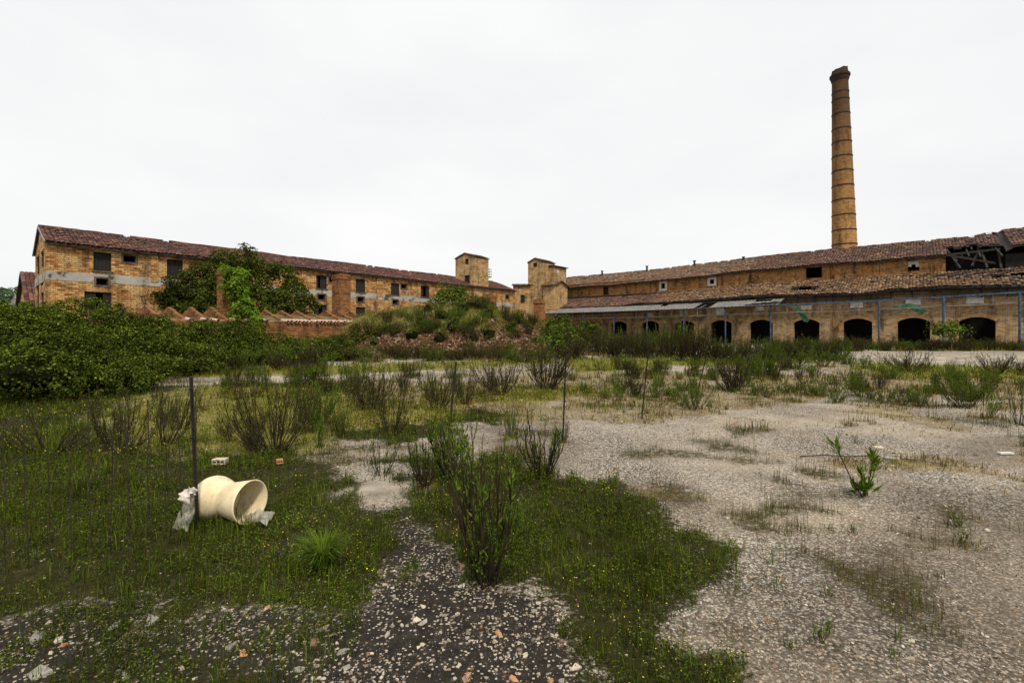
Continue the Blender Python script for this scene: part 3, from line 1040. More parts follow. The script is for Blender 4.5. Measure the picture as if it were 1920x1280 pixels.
# far end wall and near end wall up to the ridge
for s in (S1, S0):
    a, b, c, e = (v3(FP(s, D), 0) for D in (DW, DW + 5, DW + 11, DW + 17))
    pts = [a, e, v3(FP(s, DW + 17), 8.7 + dz(s)), v3(FP(s, DW + 11), 11 + dz(s)), v3(FP(s, DW + 5), 8.7 + dz(s)), v3(FP(s, DW + 5), 7 + dz(s)), v3(FP(s, DW), 5.2 + dz(s))]
    g.poly(pts, [(q[0] * .7 + q[1] * .7, q[2]) for q in pts])
a, b = FP(S0, DW + 17), FP(S1, DW + 17)
g.quad(v3(a, 0), v3(b, 0), v3(b, 8.6), v3(a, 8.6), [(0, 0), (50, 0), (50, 8), (0, 8)])
g.build("wall", M['buff'], fac)
for o in arches:
    g = G()
    ua, ub, za, zb, rise = o
    n = 15
    arc = [(ua - .02 + (ub - ua + .04) * i / n, zb - rise + .01 + rise * math.sin(math.pi * i / n) ** .8) for i in range(n + 1)]
    cx, cz_ = (ua + ub) / 2, zb - 2.6
    for i in range(n):
        (x0, y0), (x1, y1) = arc[i], arc[i + 1]
        e0, e1 = norm(np.array([x0 - cx, y0 - cz_])) * .27, norm(np.array([x1 - cx, y1 - cz_])) * .27
        gp = .012
        P_ = [(x0 + gp, y0), (x1 - gp, y1), (x1 + e1[0] - gp, y1 + e1[1]), (x0 + e0[0] + gp, y0 + e0[1])]
        pr = .02 + .012 * R.random()
        fr = [v3(P0R + ER * u - NR * pr, z) for u, z in P_]; bk = [v3(P0R + ER * u + NR * .02, z) for u, z in P_]
        g.add(fr + bk, [[0, 1, 2, 3], [0, 1, 5, 4], [1, 2, 6, 5], [2, 3, 7, 6], [3, 0, 4, 7]], 0, [(u + i * .37, z) for u, z in P_] * 2)
    g.build("arch_ring", M['archbrick'], fac)
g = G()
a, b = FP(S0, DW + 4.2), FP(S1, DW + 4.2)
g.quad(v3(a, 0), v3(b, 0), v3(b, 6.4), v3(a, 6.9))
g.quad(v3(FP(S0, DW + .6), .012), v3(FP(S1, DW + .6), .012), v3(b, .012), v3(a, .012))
g.build("dark_backing", M['dark_inside'], fac)  # dark wall and floor sheets added so the arches read as black shade
# upper wall
DU = DW + 5
P0U = np.array(FP(0, DU))


def urect(x0, x1, y0, y1):
    a, b = sorted((fs(x0, DU), fs(x1, DU)))
    Y = fY((x0 + x1) / 2, DU)
    return (a, b, zat(y1, Y), zat(y0, Y))


uops = [urect(1702, 1724, 489, 508), urect(1511, 1541, 501, 521), urect(1131, 1141, 538, 553), urect(1240, 1247, 531, 541), urect(1331, 1339, 524, 532)]
sHole = fs(1773, DU)
g = G()
wall(g, P0U, ER, S1, 5.0, 8.9, uops, NR, .4, u0=sHole, top=lambda u: 8.78 + float(dz(u)), step=3.)
for px in (1648, 1660, 1575, 1490, 1385, 1310, 1218, 1165):
    s = fs(px, DU)
    g.box(v3(np.array(FP(s, DU)) - NR * .06, 6.0), v3(ER * .45, 0), v3(NR * .055, 0), [0, 0, 2.6 + float(dz(s))])
g.build("upper_wall", M['upper'], fac)
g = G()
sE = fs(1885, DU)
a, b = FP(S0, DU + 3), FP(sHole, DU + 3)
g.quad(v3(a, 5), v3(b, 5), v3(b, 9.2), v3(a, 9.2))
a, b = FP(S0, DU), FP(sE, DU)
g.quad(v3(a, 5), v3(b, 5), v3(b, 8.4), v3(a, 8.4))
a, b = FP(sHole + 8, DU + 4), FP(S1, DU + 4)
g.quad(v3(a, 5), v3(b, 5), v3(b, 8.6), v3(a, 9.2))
g.build("dark_upper_backing", M['dark_inside'], fac)  # dark sheets added to paint the shade behind roof hole and windows
# windows of the upper wall: light surrounds with a dark hole
for o, k in zip(uops, ('plug', None, 'full', 'frame', 'frame')):
    if k == 'full':
        window(fac, P0U, ER, NR, o, 'full')
    elif k:
        g = G()
        ua, ub, za, zb = o[:4]
        w = .28 if k == 'frame' else .0
        d3 = v3(ER, 0); n3 = v3(NR, 0); z3 = np.array([0, 0, 1.])
        bs = v3(P0U, 0) - n3 * .05
        if k == 'frame':
            for a, b, c, e in ((ua - w, ua, za - w, zb + w), (ub, ub + w, za - w, zb + w), (ua, ub, zb, zb + w), (ua, ub, za - w, za)):
                g.box(bs + d3 * a + z3 * c, d3 * (b - a), n3 * .048, z3 * (e - c))
        else:
            h = zb - za; w2 = ub - ua
            for a, b, c, e in ((0, .32, .4, 1), (.68, 1, .45, 1), (.32, .68, .66, 1)):
                g.box(bs + n3 * .2 + d3 * (ua + w2 * a + .004) + z3 * (za + h * c), d3 * (w2 * (b - a) - .008), n3 * .1, z3 * (h * (e - c) - .004))
        g.build("window", M['white'], fac)

# roofs


def upper_pos(u, v):
    u = np.asarray(u, float); v = np.asarray(v, float)
    D = (DW + 11) * (1 - v) + (DU - .5) * v
    x, y = FP(u, D)
    z = 11.05 * (1 - v) + 8.68 * v + dz(u) + (fbm(u * .25, v * 1.5, 41) - .5) * .28 * (.3 + v)
    z = z + np.where(u < sE - .2, .38, 0.) + .35 * np.exp(-((u - sE - .6) / .7) ** 2) * np.exp(-((v - .12) / .2) ** 2)
    return np.stack([x, y, z], -1)


def lower_pos(u, v):
    u = np.asarray(u, float); v = np.asarray(v, float)
    D = (DU - .02) * (1 - v) + (DW - .85) * v
    x, y = FP(u, D)
    sag = -.28 * np.exp(-((u - fs(1620)) / 1.6) ** 2) * v - .12 * np.exp(-((u - fs(1530)) / 4) ** 2)
    z = 7.12 * (1 - v) + 5.32 * v + dz(u) + sag + (fbm(u * .3, v * 1.5, 43) - .5) * .32 * (.3 + v)
    return np.stack([x, y, z], -1)


def back_pos(u, v):
    u = np.asarray(u, float); v = np.asarray(v, float)
    D = (DW + 11) * (1 - v) + (DW + 17.5) * v
    x, y = FP(u, D)
    return np.stack([x, y, 11.0 * (1 - v) + 8.6 * v + dz(u)], -1)


rng = np.random.default_rng(17)


def up_keep(u, v):
    jag = .50 + .16 * vnoise(u * 1.3, u * 0, 3) + .1 * vnoise(u * 4, u * 0, 5)
    hole = (u > sE + .1) & (u < sHole - .1 + .3 * vnoise(v * 9, v * 0, 8)) & (v > jag)
    hole2 = (u > sE) & (u < sE + .9) & (v > .05) & (v < .18)
    return ~hole & ~hole2 & ~((u > sE - .25) & (u < sE + .05))


def up_keep_t(u, v):
    return up_keep(u, v) & (rng.random(len(u)) > .01 + .06 * (fbm(u * .4, v * 4, 8) > .62))


sh0, sh1 = fs(1482, DW + 2), fs(1535, DW + 2)


def lo_keep(u, v):
    hole = (u < max(sh0, sh1)) & (u > min(sh0, sh1)) & (v > .42 + .1 * vnoise(u * 2, v * 0, 2)) & (v < .72)
    hole2 = (u > sE - 1) & (u < fs(1855, DW + 3)) & (v > .35) & (v < .62) & (vnoise(u * 1.5, v * 8, 6) > .3)
    return ~hole & ~hole2


def lo_keep_t(u, v):
    near = np.clip((fs(1760) - u) / 4, 0, 1)
    return lo_keep(u, v) & (rng.random(len(u)) > .01 + .09 * (fbm(u * .5, v * 5, 18) > .6) + .22 * near * (vnoise(u * 1.1, v * 9, 4) > .5))


sRed = fs(1420, DW + 8)
gA_, gB_ = G(), G()
tiles(gA_, upper_pos, (S0, sRed), 17, .25, keep=up_keep_t, rng=rng, jit=1.5)
tiles(gB_, upper_pos, (sRed, S1 + .2), 17, .25, keep=up_keep_t, rng=rng, jit=1.5)
gk = G()
slab(gk, upper_pos, (S0, S1 + .2), 110, 12, .05, .1, keep=up_keep)
slab(gk, back_pos, (S0, S1 + .2), 20, 1, .0)
rr = gA_.build("roof", M['roofred'], fac, smooth=True)
ru = gB_.build("roof", M['roofup'], fac, smooth=True)
gk.build("roof_deck", M['timber'], fac)
g = G()
for i in range(int((S1 - S0) / .42)):
    if rng.random() < .9:
        q = upper_pos(np.array([S0 + i * .42, S0 + i * .42 + .4]), np.array([0., 0.]))
        g.tube(q + [0, 0, .0 + rng.random() * .05], .12, 6)
g.build("ridge_tiles", M['roofred'], fac, smooth=True)
sLow = fs(1240, DW + 2)
g = G()
tiles(g, lower_pos, (S0, sLow), 13, .25, keep=lo_keep_t, rng=rng, jit=2.2)
g.build("lower_roof", M['rooflow'], fac, smooth=True)
g = G()
tiles(g, lower_pos, (sLow, S1 + .3), 13, .25, keep=lo_keep_t, rng=rng, jit=1.5)
g.build("lower_roof", M['roofred'], fac, smooth=True)
gk = G()
slab(gk, lower_pos, (S0, S1 + .3), 110, 10, .05, .1, keep=lo_keep)
gk.build("lower_roof_deck", M['timber'], fac)
# slatted dark band under the lower eave
g = G()
for i in range(9):
    z = 4.42 + i * .1
    for s in np.arange(S0, S1 - 2, 3.0):
        e = min(s + 2.96, S1)
        jj = rng.normal(0, .012)
        if rng.random() < .93:
            g.bar(v3(np.array(FP(s, DW - .45)), z + jj + dz(s)), v3(np.array(FP(e, DW - .45)), z + jj * .4 + dz(e)), .03, .06)
for s in np.arange(S0, S1, 1.5):
    g.bar(v3(FP(s, DW - .4), 4.3 + dz(s)), v3(FP(s, DW - .4), 5.3 + dz(s)), .08)
    g.bar(v3(FP(s, DW + .0), 4.9 + dz(s)), v3(FP(s, DW - .8), 5.16 + dz(s)), .09)
g.build("eave_slats", M['timber'], fac)
# collapsed timbers in the roof hole
g = G()
for i in range(9):
    s = sE + .4 + (sHole - sE - .6) * i / 8
    a = upper_pos(np.array([s]), np.array([.25]))[0] - [0, 0, .25]
    b = upper_pos(np.array([s + rng.normal(0, .35)]), np.array([.62 + rng.random() * .38]))[0] - [0, 0, .25 + rng.random() * .9]
    g.bar(a, b, .11, .14)
for (sa, va, da), (sb, vb, db) in (((sHole, .95, .1), (sE + .6, .9, 1.3)), ((sHole - .2, .8, .4), (sE + .2, .7, .35)), ((sHole - 1.0, 1., 1.4), (sHole - .1, .6, .2)),
                                   ((sE + 1.2, 1., 1.5), (sE + 1.5, .45, .2)), ((sE + 2.2, .98, 1.3), (sE + 1.4, .5, .3)), ((sE + .3, 1., 1.6), (sE + .3, .3, 0))):
    a = upper_pos(np.array([sa]), np.array([va]))[0] - [0, 0, da]
    b = upper_pos(np.array([sb]), np.array([vb]))[0] - [0, 0, db]
    g.bar(a, b, .15, .18)
for i in range(5):
    a = lower_pos(np.array([sE - .5 + i * .8]), np.array([.1]))[0] + [0, 0, .12]
    b = lower_pos(np.array([sE + .6 + i * 1.1]), np.array([.3 + rng.random() * .3]))[0] + [0, 0, .15]
    g.bar(a, b, .12)
g.build("roof_timbers", M['timber'], fac)
# thin flues on the ridge
for px, y0, y1 in ((1129, 509, 522), (1213, 500, 512), (1302, 490, 501), (1394, 483, 494)):
    g = G()
    D = DW + 10.3
    Y = fY(px, D); s = fs(px, D)
    x, y = FP(s, D)
    g.tube([(x, y, zat(y1 + 6, Y)), (x, y, zat(y0, Y))], .14, 8, cap=True)
    g.tube([(x, y, zat(y0, Y) + .02), (x, y, zat(y0, Y) + .12)], .22, 8, cap=True)
    g.build("flue", M['iron'], fac)
# white boards over the arches, rusty pipe
for px, w, y0, y1 in ((1512, .95, 572.5, 580), (1606, 1.0, 567, 577), (1712, 1.05, 560, 572), (1828, 1.1, 554, 569), (1282, .9, 581, 591), (1351, .95, 578, 590), (1425, .8, 574, 582), (1220, .8, 586, 593)):
    g = G()
    s = fs(px, DW - .02); Y = fY(px)
    g.box(v3(np.array(FP(s - w / 2, DW)) - NR * .08, zat(y1, Y)), v3(ER * w, 0), v3(NR * .075, 0), [0, 0, zat(y0, Y) - zat(y1, Y)])
    g.build("board", M['white'], fac)
g = G()
pts = []
for px, y in ((1440, 585), (1510, 582), (1600, 579), (1700, 577), (1800, 574), (1960, 570)):
    s = fs(px, DW - .3); pts.append(v3(FP(s, DW - .3), zat(y, fY(px, DW - .3))))
g.tube(pts, .06, 6)
s = fs(1563, DW - .1)
g.tube([v3(FP(s, DW - .12), 3.4), v3(FP(s, DW - .12), 1.75), v3(FP(s - .5, DW - .12), 1.6)], .07, 6)
g.tube([v3(FP(fs(1575, DW), DW - .3), 1.35), v3(FP(fs(1575, DW), DW - .3), 2.25)], .19, 8, cap=True)
g.build("pipe", M['rust'], fac)
# gabled annex against the far end
PX = np.array([kx(1038) * 66.5, 66.5])
an = thing("brick_annex", "small gabled brick annex between the narrower tower and the factory's far end", "annex", v3(PX, 0))
g = G()
wa = hit(1064, PX, DL); za_ = zat(546, 67)
wall(g, PX, DL, wa, 0, zat(534, 67), [], NL, .3)
g.poly([v3(PX, zat(534, 67)), v3(PX + DL * wa, zat(534, 67)), v3(PX + DL * wa * .5, zat(527, 67))], [(0, 7), (wa, 7), (wa / 2, 8)])
wb = hit(1018, PX, NL)
wall(g, PX, NL, wb, 0, zat(534, 67), [], DL, .3)
g.build("wall", M['tower'], an)
g = G()
for sg in (0, 1):
    def apos(u, v, sg=sg):
        u = np.asarray(u, float); v = np.asarray(v, float)
        r = PX + DL * wa / 2 - NL * .25; e = (PX - DL * .3 if sg else PX + DL * (wa + .3)) - NL * .25
        return np.stack([r[0] * (1 - v) + e[0] * v + NL[0] * u, r[1] * (1 - v) + e[1] * v + NL[1] * u, (zat(527, 67) + .12) * (1 - v) + (zat(534, 67) - .1) * v], -1)
    tiles(g, apos, (0, wb + .4), 6, .24)
    slab(g, apos, (0, wb + .4), 2, 2, .04, .06)
g.build("roof", M['roofup'], an, smooth=True)

# ------------------------------------------------------------------ steel canopy in front of the factory
DC = DW - 3.6
cn = thing("steel_canopy", "rusting blue steel canopy with grey corrugated sheeting, half stripped, before the factory arches", "canopy", (*FP(12, DC), 0))


def ctop(px):
    return float(np.interp(px, [1000, 1095, 1300, 1460, 1640, 1920, 2100], [3.75, 3.75, 3.85, 4.0, 4.1, 4.42, 4.5]))


cposts = [2080, 1912, 1769, 1648, 1445, 1360, 1282, 1213, 1151, 1095, 1044]
for px in cposts:
    s = fs(px, DC); x, y = FP(s, DC)
    g = G()
    g.box([x - .055, y - .055, 0], [.11, 0, 0], [0, .11, 0], [0, 0, ctop(px)])
    g.box([x - .12, y - .12, 0], [.24, 0, 0], [0, .24, 0], [0, 0, .06])
    g.build("post", M['bluesteel'], cn)
g = G()
ss = [(fs(px, DC), ctop(px)) for px in (2080, 1912, 1769, 1648, 1540, 1445, 1282, 1151, 1020)]
for (a, za), (b, zb) in zip(ss[:-1], ss[1:]):
    g.bar(v3(FP(a, DC), za + .06), v3(FP(b, DC), zb + .06), .1, .13)
g.build("beam", M['bluesteel'], cn)
g = G()
for (a, za), (b, zb) in zip(ss[:-1], ss[1:]):
    g.bar(v3(FP(a, DC + .1), za - .72), v3(FP(b, DC + .1), zb - .72), .05, .06)
    n = max(1, int(abs(b - a) / 1.35))
    for i in range(n):
        q = a + (b - a) * i / n; zq = za + (zb - za) * i / n
        g.bar(v3(FP(q, DC + .1), zq - .72), v3(FP(q, DC + .1), zq), .04)
        if q > fs(1455, DC):
            g.bar(v3(FP(q, DC + .1), zq), v3(FP(q, DW - .05), zq + .7), .05, .07)
g.build("rafters", M['steel'], cn)
g = G()
sA, sB = fs(1460, DC), fs(1015, DC)
nn = 230
us = np.linspace(sA, sB, nn)
zc = np.interp(us, [q[0] for q in ss], [q[1] for q in ss])


def cz(u, v):
    return np.interp(u, [q[0] for q in ss], [q[1] for q in ss]) + .16 + .78 * v + .03 * np.sin(u * 2 * math.pi / .36)


vs = np.linspace(-.12, 1, 8)
UU, VV = np.meshgrid(us, vs)
X, Y = FP(UU, DC + VV * 3.3)
ix = np.arange(nn * 8).reshape(8, nn)
q4 = np.stack([ix[:-1, :-1], ix[:-1, 1:], ix[1:, 1:], ix[1:, :-1]], -1).reshape(-1, 4)
ucen = UU[:-1, :-1].ravel(); vcen = VV[:-1, :-1].ravel()
gap = ((ucen > fs(1332, DC)) & (ucen < fs(1305, DC)) & (vcen < .75)) | ((ucen < fs(1405, DC)) & (vcen > .5) & (vnoise(ucen, vcen * 3, 3) > .5)) | ((ucen > fs(1240, DC)) & (ucen < fs(1228, DC)) & (vcen > .5))
g.add(np.stack([X, Y, cz(UU, VV)], -1).reshape(-1, 3), q4[~gap])
g.build("roof_sheet", M['sheet'], cn, smooth=True)


def hang_sheet(name, pts, mat, wid, parent):
    g = G()
    pts = np.asarray(pts, float)
    n = len(pts)
    W = v3(NR, 0) * wid
    V = np.concatenate([pts, pts + W + [0, 0, -.1], ])
    g.add(V, [[i, i + 1, n + i + 1, n + i] for i in range(n - 1)])
    return g.build(name, mat, parent, smooth=True)


def cp(px, py, D):
    s = fs(px, D); return v3(FP(s, D), zat(py, fY(px, D)))


g = G()
for i in range(7):
    a = cp(1395 + 9 * i, 571 - .8 * i, DC - .2)
    b = cp(1404 + 9 * i, 570.3 - .8 * i, DC - .2)
    back = v3(NR, 0) * 1.8 + np.array([0, 0, .12 + .03 * (i % 2)])
    up = np.array([0, 0, .05 * (i % 2)])
    g.quad(a + up, b + up, b + back + up, a + back)
g.build("green_sheet", M['greensheet'], cn)
g = G()
c = [(1484, 574), (1492, 577), (1500, 584), (1506, 592), (1511, 600), (1516, 602)]
w = [5, 7, 8, 9, 8, 3]
L = [cp(x - ww * .6, y + 2, DC + .3) for (x, y), ww in zip(c, w)]
Rr = [cp(x + ww * .6, y - 2, DC + .5) for (x, y), ww in zip(c, w)]
for i in range(len(c) - 1):
    g.quad(L[i], Rr[i], Rr[i + 1], L[i + 1])
g.build("torn_sheet", M['greendark'], cn, smooth=True)
g = G()
c = [(1672, 574, 579), (1690, 570, 578), (1705, 569, 578), (1718, 571, 586), (1728, 576, 590), (1738, 582, 584)]
for (x, a, b), (x2, a2, b2) in zip(c[:-1], c[1:]):
    g.quad(cp(x, a, DC + .6), cp(x2, a2, DC + .6), cp(x2, b2, DC + .25), cp(x, b, DC + .25))
g.build("torn_sheet", M['greendark'], cn, smooth=True)

# ------------------------------------------------------------------ factory chimney
DK = DW + 19
YC = fY(1583.5, DK); xc, yc = FP(fs(1583.5, DK), DK)
zt = zat(137, YC)
ck = thing("factory_chimney", "tall tapering round brick chimney with dark iron bands, its broken top blackened", "chimney", (xc, yc, 0))
rb = 20.2 / F * YC
rt = 12.6 / F * YC
zvis = zat(470, YC)


def crad(z):
    return rb + (rt - rb) * (z - zvis) / (zt - zvis)


def cax(z):
    return np.array([xc - .62 * (z - zvis) / (zt - zvis), yc])


def ring_geo(g, prof, n=40, jag=None):
    rows = []
    uvs = []
    a = np.linspace(0, 2 * math.pi, n + 1)
    for i, (z, r) in enumerate(prof):
        c = cax(z)
        zj = np.full(n + 1, z)
        if jag is not None and i in jag:
            zj = z + jag[i](a)
        rows.append(np.stack([c[0] + r * np.cos(a), c[1] + r * np.sin(a), zj], -1))
        uvs.append(np.stack([a * 1.4, zj], -1))
    V = np.concatenate(rows); U = np.concatenate(uvs)
    m = n + 1
    Fc = [[i * m + j, i * m + j + 1, (i + 1) * m + j + 1, (i + 1) * m + j] for i in range(len(prof) - 1) for j in range(n)]
    g.add(V, Fc, 0, U)


sm = NT("chimney_brick_sooted", .92, .15)
_m = M['stackbrick'].copy(); _m.name = "chimney_shaft_brick"
_t = _m.node_tree
_b = [x for x in _t.nodes if x.type == 'BSDF_PRINCIPLED'][0]
_src = _b.inputs["Base Color"].links[0].from_socket
_tc = _t.nodes.new("ShaderNodeTexCoord"); _sx = _t.nodes.new("ShaderNodeSeparateXYZ"); _mr = _t.nodes.new("ShaderNodeMapRange")
_no = _t.nodes.new("ShaderNodeTexNoise"); _no.inputs["Scale"].default_value = .5; _no.inputs["Detail"].default_value = 5
_ad = _t.nodes.new("ShaderNodeMath"); _ad.operation = 'MULTIPLY_ADD'; _ad.inputs[1].default_value = 9.0
_mx = _t.nodes.new("ShaderNodeMixRGB"); _mx.inputs["Color2"].default_value = (.045, .026, .015, 1)
_t.links.new(_tc.outputs["Object"], _sx.inputs[0]); _t.links.new(_tc.outputs["Object"], _no.inputs["Vector"])
_t.links.new(_no.outputs["Fac"], _ad.inputs[0]); _t.links.new(_sx.outputs["Z"], _ad.inputs[2])
_t.links.new(_ad.outputs[0], _mr.inputs["Value"])
_mr.inputs["From Min"].default_value = 14; _mr.inputs["From Max"].default_value = 36; _mr.inputs["To Max"].default_value = .9
_t.links.new(_mr.outputs[0], _mx.inputs["Fac"]); _t.links.new(_src, _mx.inputs["Color1"]); _t.links.new(_mx.outputs[0], _b.inputs["Base Color"])
M['stack'] = _m
g = G()
zc1 = zat(155, YC)
ring_geo(g, [(0, crad(0))] + [(z, crad(z)) for z in np.linspace(2, zc1, 24)], 40)
g.build("shaft", M['stack'], ck, smooth=True)
g = G()
zz_ = [zat(y, YC) for y in (156, 153, 150, 147.5, 145.5, 142, 140.5, 138)]
rr_ = [crad(zc1) + q for q in (.0, .05, .12, .12, .24, .24, .1, .04)]
ring_geo(g, list(zip(zz_, rr_)), 40)
jag = lambda a: .2 * np.cos(a - .2) + .03 * np.sign(np.sin(a * 7 + 1)) + .07 * vnoise(a * 3, a * 0, 5)
ring_geo(g, [(zat(138, YC), crad(zc1) + .04), (zat(134, YC), crad(zc1) - .02), (zat(131, YC), crad(zc1) - .05), (zat(131, YC), crad(zc1) - .4), (zat(140, YC), crad(zc1) - .4)], 40, {2: jag, 3: jag})
sm_cr = brick_mat("sooty_crown_brick", [(.022, .014, .01), (.055, .03, .02), (.035, .02, .014)], (.03, .022, .016), .28, .085)
g.build("crown", sm_cr, ck)
for v_ in (1145, 1060, 970, 880, 795, 707, 620, 535, 455, 365, 280, 235):
    z = zat(100 + v_ / 3.2 + 1.5, YC)
    g = G()
    r = crad(z)
    ring_geo(g, [(z - .07, r + .003), (z - .07, r + .045), (z + .07, r + .045), (z + .07, r + .003)], 40)
    g.build("iron_band", M['iron'], ck)

# ------------------------------------------------------------------ ruined kiln with brick fins, brick piers
KP = -NL * 0 + np.array([0, 0.])
def KM(t, m):
    return DL * t - NL * m       # m: signed offset from the camera along -NL

kl = thing("ruined_kiln", "roofless brick kiln with a row of small triangular brick gables, sunk in brambles", "kiln ruin", v3(KM(12, -31), 0))
g = G()
T0, T1 = 6.0, 21.5
wall(g, KM(0, -28.2), DL, T1, 0, 2.1, [], NL, .5, u0=T0)
wall(g, KM(0, -33), DL, T1, 0, 2.1, [], NL, .5, u0=T0)
wall(g, KM(T0, -28.2), NL, 4.8, 0, 2.1, [], DL, .5)
wall(g, KM(T1, -28.2), NL, 4.8, 0, 2.1, [], -DL, .5)
g.build("wall", M['redbrick'], kl)
g = G()
a, b, c, e = KM(T0 + .1, -28.5), KM(T1 - .1, -28.5), KM(T1 - .1, -32.6), KM(T0 + .1, -32.6)
for i in range(31):
    t0_ = T0 + .1 + (T1 - T0 - .2) * i / 31; t1_ = T0 + .1 + (T1 - T0 - .2) * (i + 1) / 31
    ms = [-28.5, -29.4, -30.3, -31.2, -32.6]
    for a_m, b_m in zip(ms[:-1], ms[1:]):
        def ez(t, m):
            hgt = np.interp(t, [7, 12.5, 14], [.22, .3, .5]) * np.interp(-m, [28.5, 30.3, 31.2, 32.6], [0, .75, 1., .1])
            return 2.03 + float(hgt) + .1 * float(vnoise(t * 1.7, m * 1.7, 5))
        g.quad(*(v3(KM(t, m), ez(t, m)) for t, m in ((t0_, a_m), (t1_, a_m), (t1_, b_m), (t0_, b_m))))
g.build("vault_fill", noise_mat("dry_earth", [(.35, (.05, .045, .015)), (.65, (.17, .115, .05))], 3), kl)
rng = np.random.default_rng(3)
for i, t in enumerate(np.arange(7.2, 21.0, 1.03)):
    g = G()
    zp = 2.86 + rng.normal(0, .05)
    w = .17
    n = 10
    prof = []
    for j in range(n + 1):
        f = j / n
        prof.append((-28.3 - 2.7 * f, 2.06 + (zp - 2.06) * f + rng.normal(0, .018)))
    for j in range(1, n + 1):
        f = j / n
        prof.append((-31.0 - 1.9 * f, zp + (2.06 - zp) * f + rng.normal(0, .018)))
    for tt in (t - w / 2, t + w / 2):
        g.poly([v3(KM(tt, m), z) for m, z in prof], [(m, z) for m, z in prof])
    for (m, z), (m2, z2) in zip(prof[:-1], prof[1:]):
        g.quad(v3(KM(t - w / 2, m), z), v3(KM(t + w / 2, m), z), v3(KM(t + w / 2, m2), z2), v3(KM(t - w / 2, m2), z2), [(0, m), (w, m), (w, m2), (0, m2)])
    g.build("gable", M['redbrick'], kl)
g = G()
for t in np.arange(T0, T1, .24):
    if t < 14.5 and rng.random() < .72:
        continue
    if rng.random() < .12:
        continue
    a = v3(KM(t, -28.8), 2.17 + rng.random() * .03); b = v3(KM(t + rng.normal(0, .03), -28.05), 2.06 + rng.random() * .04)
    g.tube([a, b], .09, 6)
g.box(v3(KM(T0, -28.75), 2.1), v3(DL * (T1 - T0), 0), v3(NL * -.5, 0), [0, 0, .03])
g.build("eave_tiles", noise_mat("pale_terracotta", [(.35, (.32, .2, .13)), (.65, (.52, .40, .31))], 4), kl, smooth=True)


def pier(label, P, w, h, mat, dmat=DL, nmat=NL, cap=.0, name="brick_pier"):
    t = thing(name, label, "brick pier", v3(P, 0))
    g = G()
    g.box(v3(P, 0), v3(dmat * w, 0), v3(nmat * w, 0), [0, 0, h])
    rng = np.random.default_rng(int(abs(P[0]) * 100))
    for i in range(5):
        a = rng.random() * (w - .3); b = rng.random() * (w - .3)
        g.box(v3(P + dmat * a + nmat * b, h - .01), v3(dmat * .28, 0), v3(nmat * .28, 0), [0, 0, .05 + rng.random() * .12])
    g.build("shaft", mat, t)
    g = G()
    g.box(v3(P - dmat * .05 - nmat * .05, h - .34), v3(dmat * (w + .1), 0), v3(nmat * (w + .1), 0), [0, 0, .16])
    g.build("cap", mat, t)
    return t


pA = KM(0, -30); tA = hit(418, pA, DL)
PA = pA + DL * tA
YA = PA[1]
pierA = pier("slim brick pier half swallowed by bright ivy, rising out of the kiln", PA, .85, zat(503, YA), M['redbrick'])
pB = KM(0, -33.2); tB = hit(636, pB, DL); PB = pB + DL * tB
pier("stout freestanding brick pier in front of the warehouse's middle windows", PB, 1.0, zat(514, PB[1]), M['redbrick'])
PC = np.array([kx(1013) * 42, 42.0])
pier("short brick pier between the mound and the canopy", PC, .72, zat(561, 42), M['redbrick'])
PD = np.array([kx(918) * 50, 50.0])
pD = pier("low dark brick block half hidden behind the top of the rubble mound", PD, 1.1, zat(552, 50), M['redbrick'], name="brick_block")

# ------------------------------------------------------------------ mound of rubble
MC = np.array([-4.2, 33.5]); MRX, MRY, MH = 11.6, 8.0, 3.3


def mound_z(X, Y):
    a = (X - MC[0]) / np.where(X < MC[0], MRX, MRX * .82); b = (Y - MC[1]) / np.where(Y < MC[1], 6.2, MRY)
    r = np.sqrt(a * a + b * b)
    prof = np.interp(r, [0, .12, .3, .5, .7, .85, 1.0, 1.15], [1.0, .99, .91, .72, .43, .2, .05, -.02])
    n = (fbm(X * .5, Y * .5, 51) - .5) * .9 + (fbm(X * 1.7, Y * 1.7, 53) - .5) * .35
    side = np.interp(X, [-16, -11, -8], [.0, .35, 0])
    return MH * prof + n * np.clip(1.1 - r, 0, 1) * 1.0 + side * np.clip(1 - np.abs(b), 0, 1)


mx = np.arange(MC[0] - 13.5, MC[0] + 12, .22); my = np.arange(MC[1] - 7.8, MC[1] + 9.5, .22)
X, Y = np.meshgrid(mx, my)
Zm = mound_z(X, Y) + (fbm(X * 5, Y * 5, 55, 2) - .5) * .1
ix = np.arange(X.size).reshape(X.shape)
g = G()
g.add(np.stack([X, Y, Zm], -1).reshape(-1, 3), np.stack([ix[:-1, :-1], ix[:-1, 1:], ix[1:, 1:], ix[1:, :-1]], -1).reshape(-1, 4))
s = NT("rubble_earth", .95, .1)
v = s.coord()
vo = s.n("TexVoronoi", Vector=v, Scale=9.0)
r1 = s.n("SeparateColor"); s.put(r1.inputs[0], vo.outputs["Color"])
rub = s.ramp(r1.outputs[0], [(0, (.03, .016, .009)), (.4, (.09, .045, .022)), (.75, (.15, .08, .042)), (1, (.26, .19, .135))])
turf = s.ramp(s.noise(v, 1.6, 6, .7), [(.3, (.06, .055, .014)), (.55, (.13, .11, .03)), (.75, (.2, .14, .05))])
sz = s.n("SeparateXYZ"); s.put(sz.inputs[0], v)
f = s.math('ADD', sz.outputs["Z"], s.math('MULTIPLY', s.noise(v, .7, 4), 2.2))
s.col(s.mix(s.ramp(s.n("MapRange", Value=f, **{"From Min": 2.3, "From Max": 3.1}).outputs[0], [(0, 0.), (1, 1.)]), rub, turf))
s.bump(vo.outputs["Distance"], .8, .05)
mound = g.build("mound_terrain", s.m, smooth=True)
mound["kind"] = "structure"


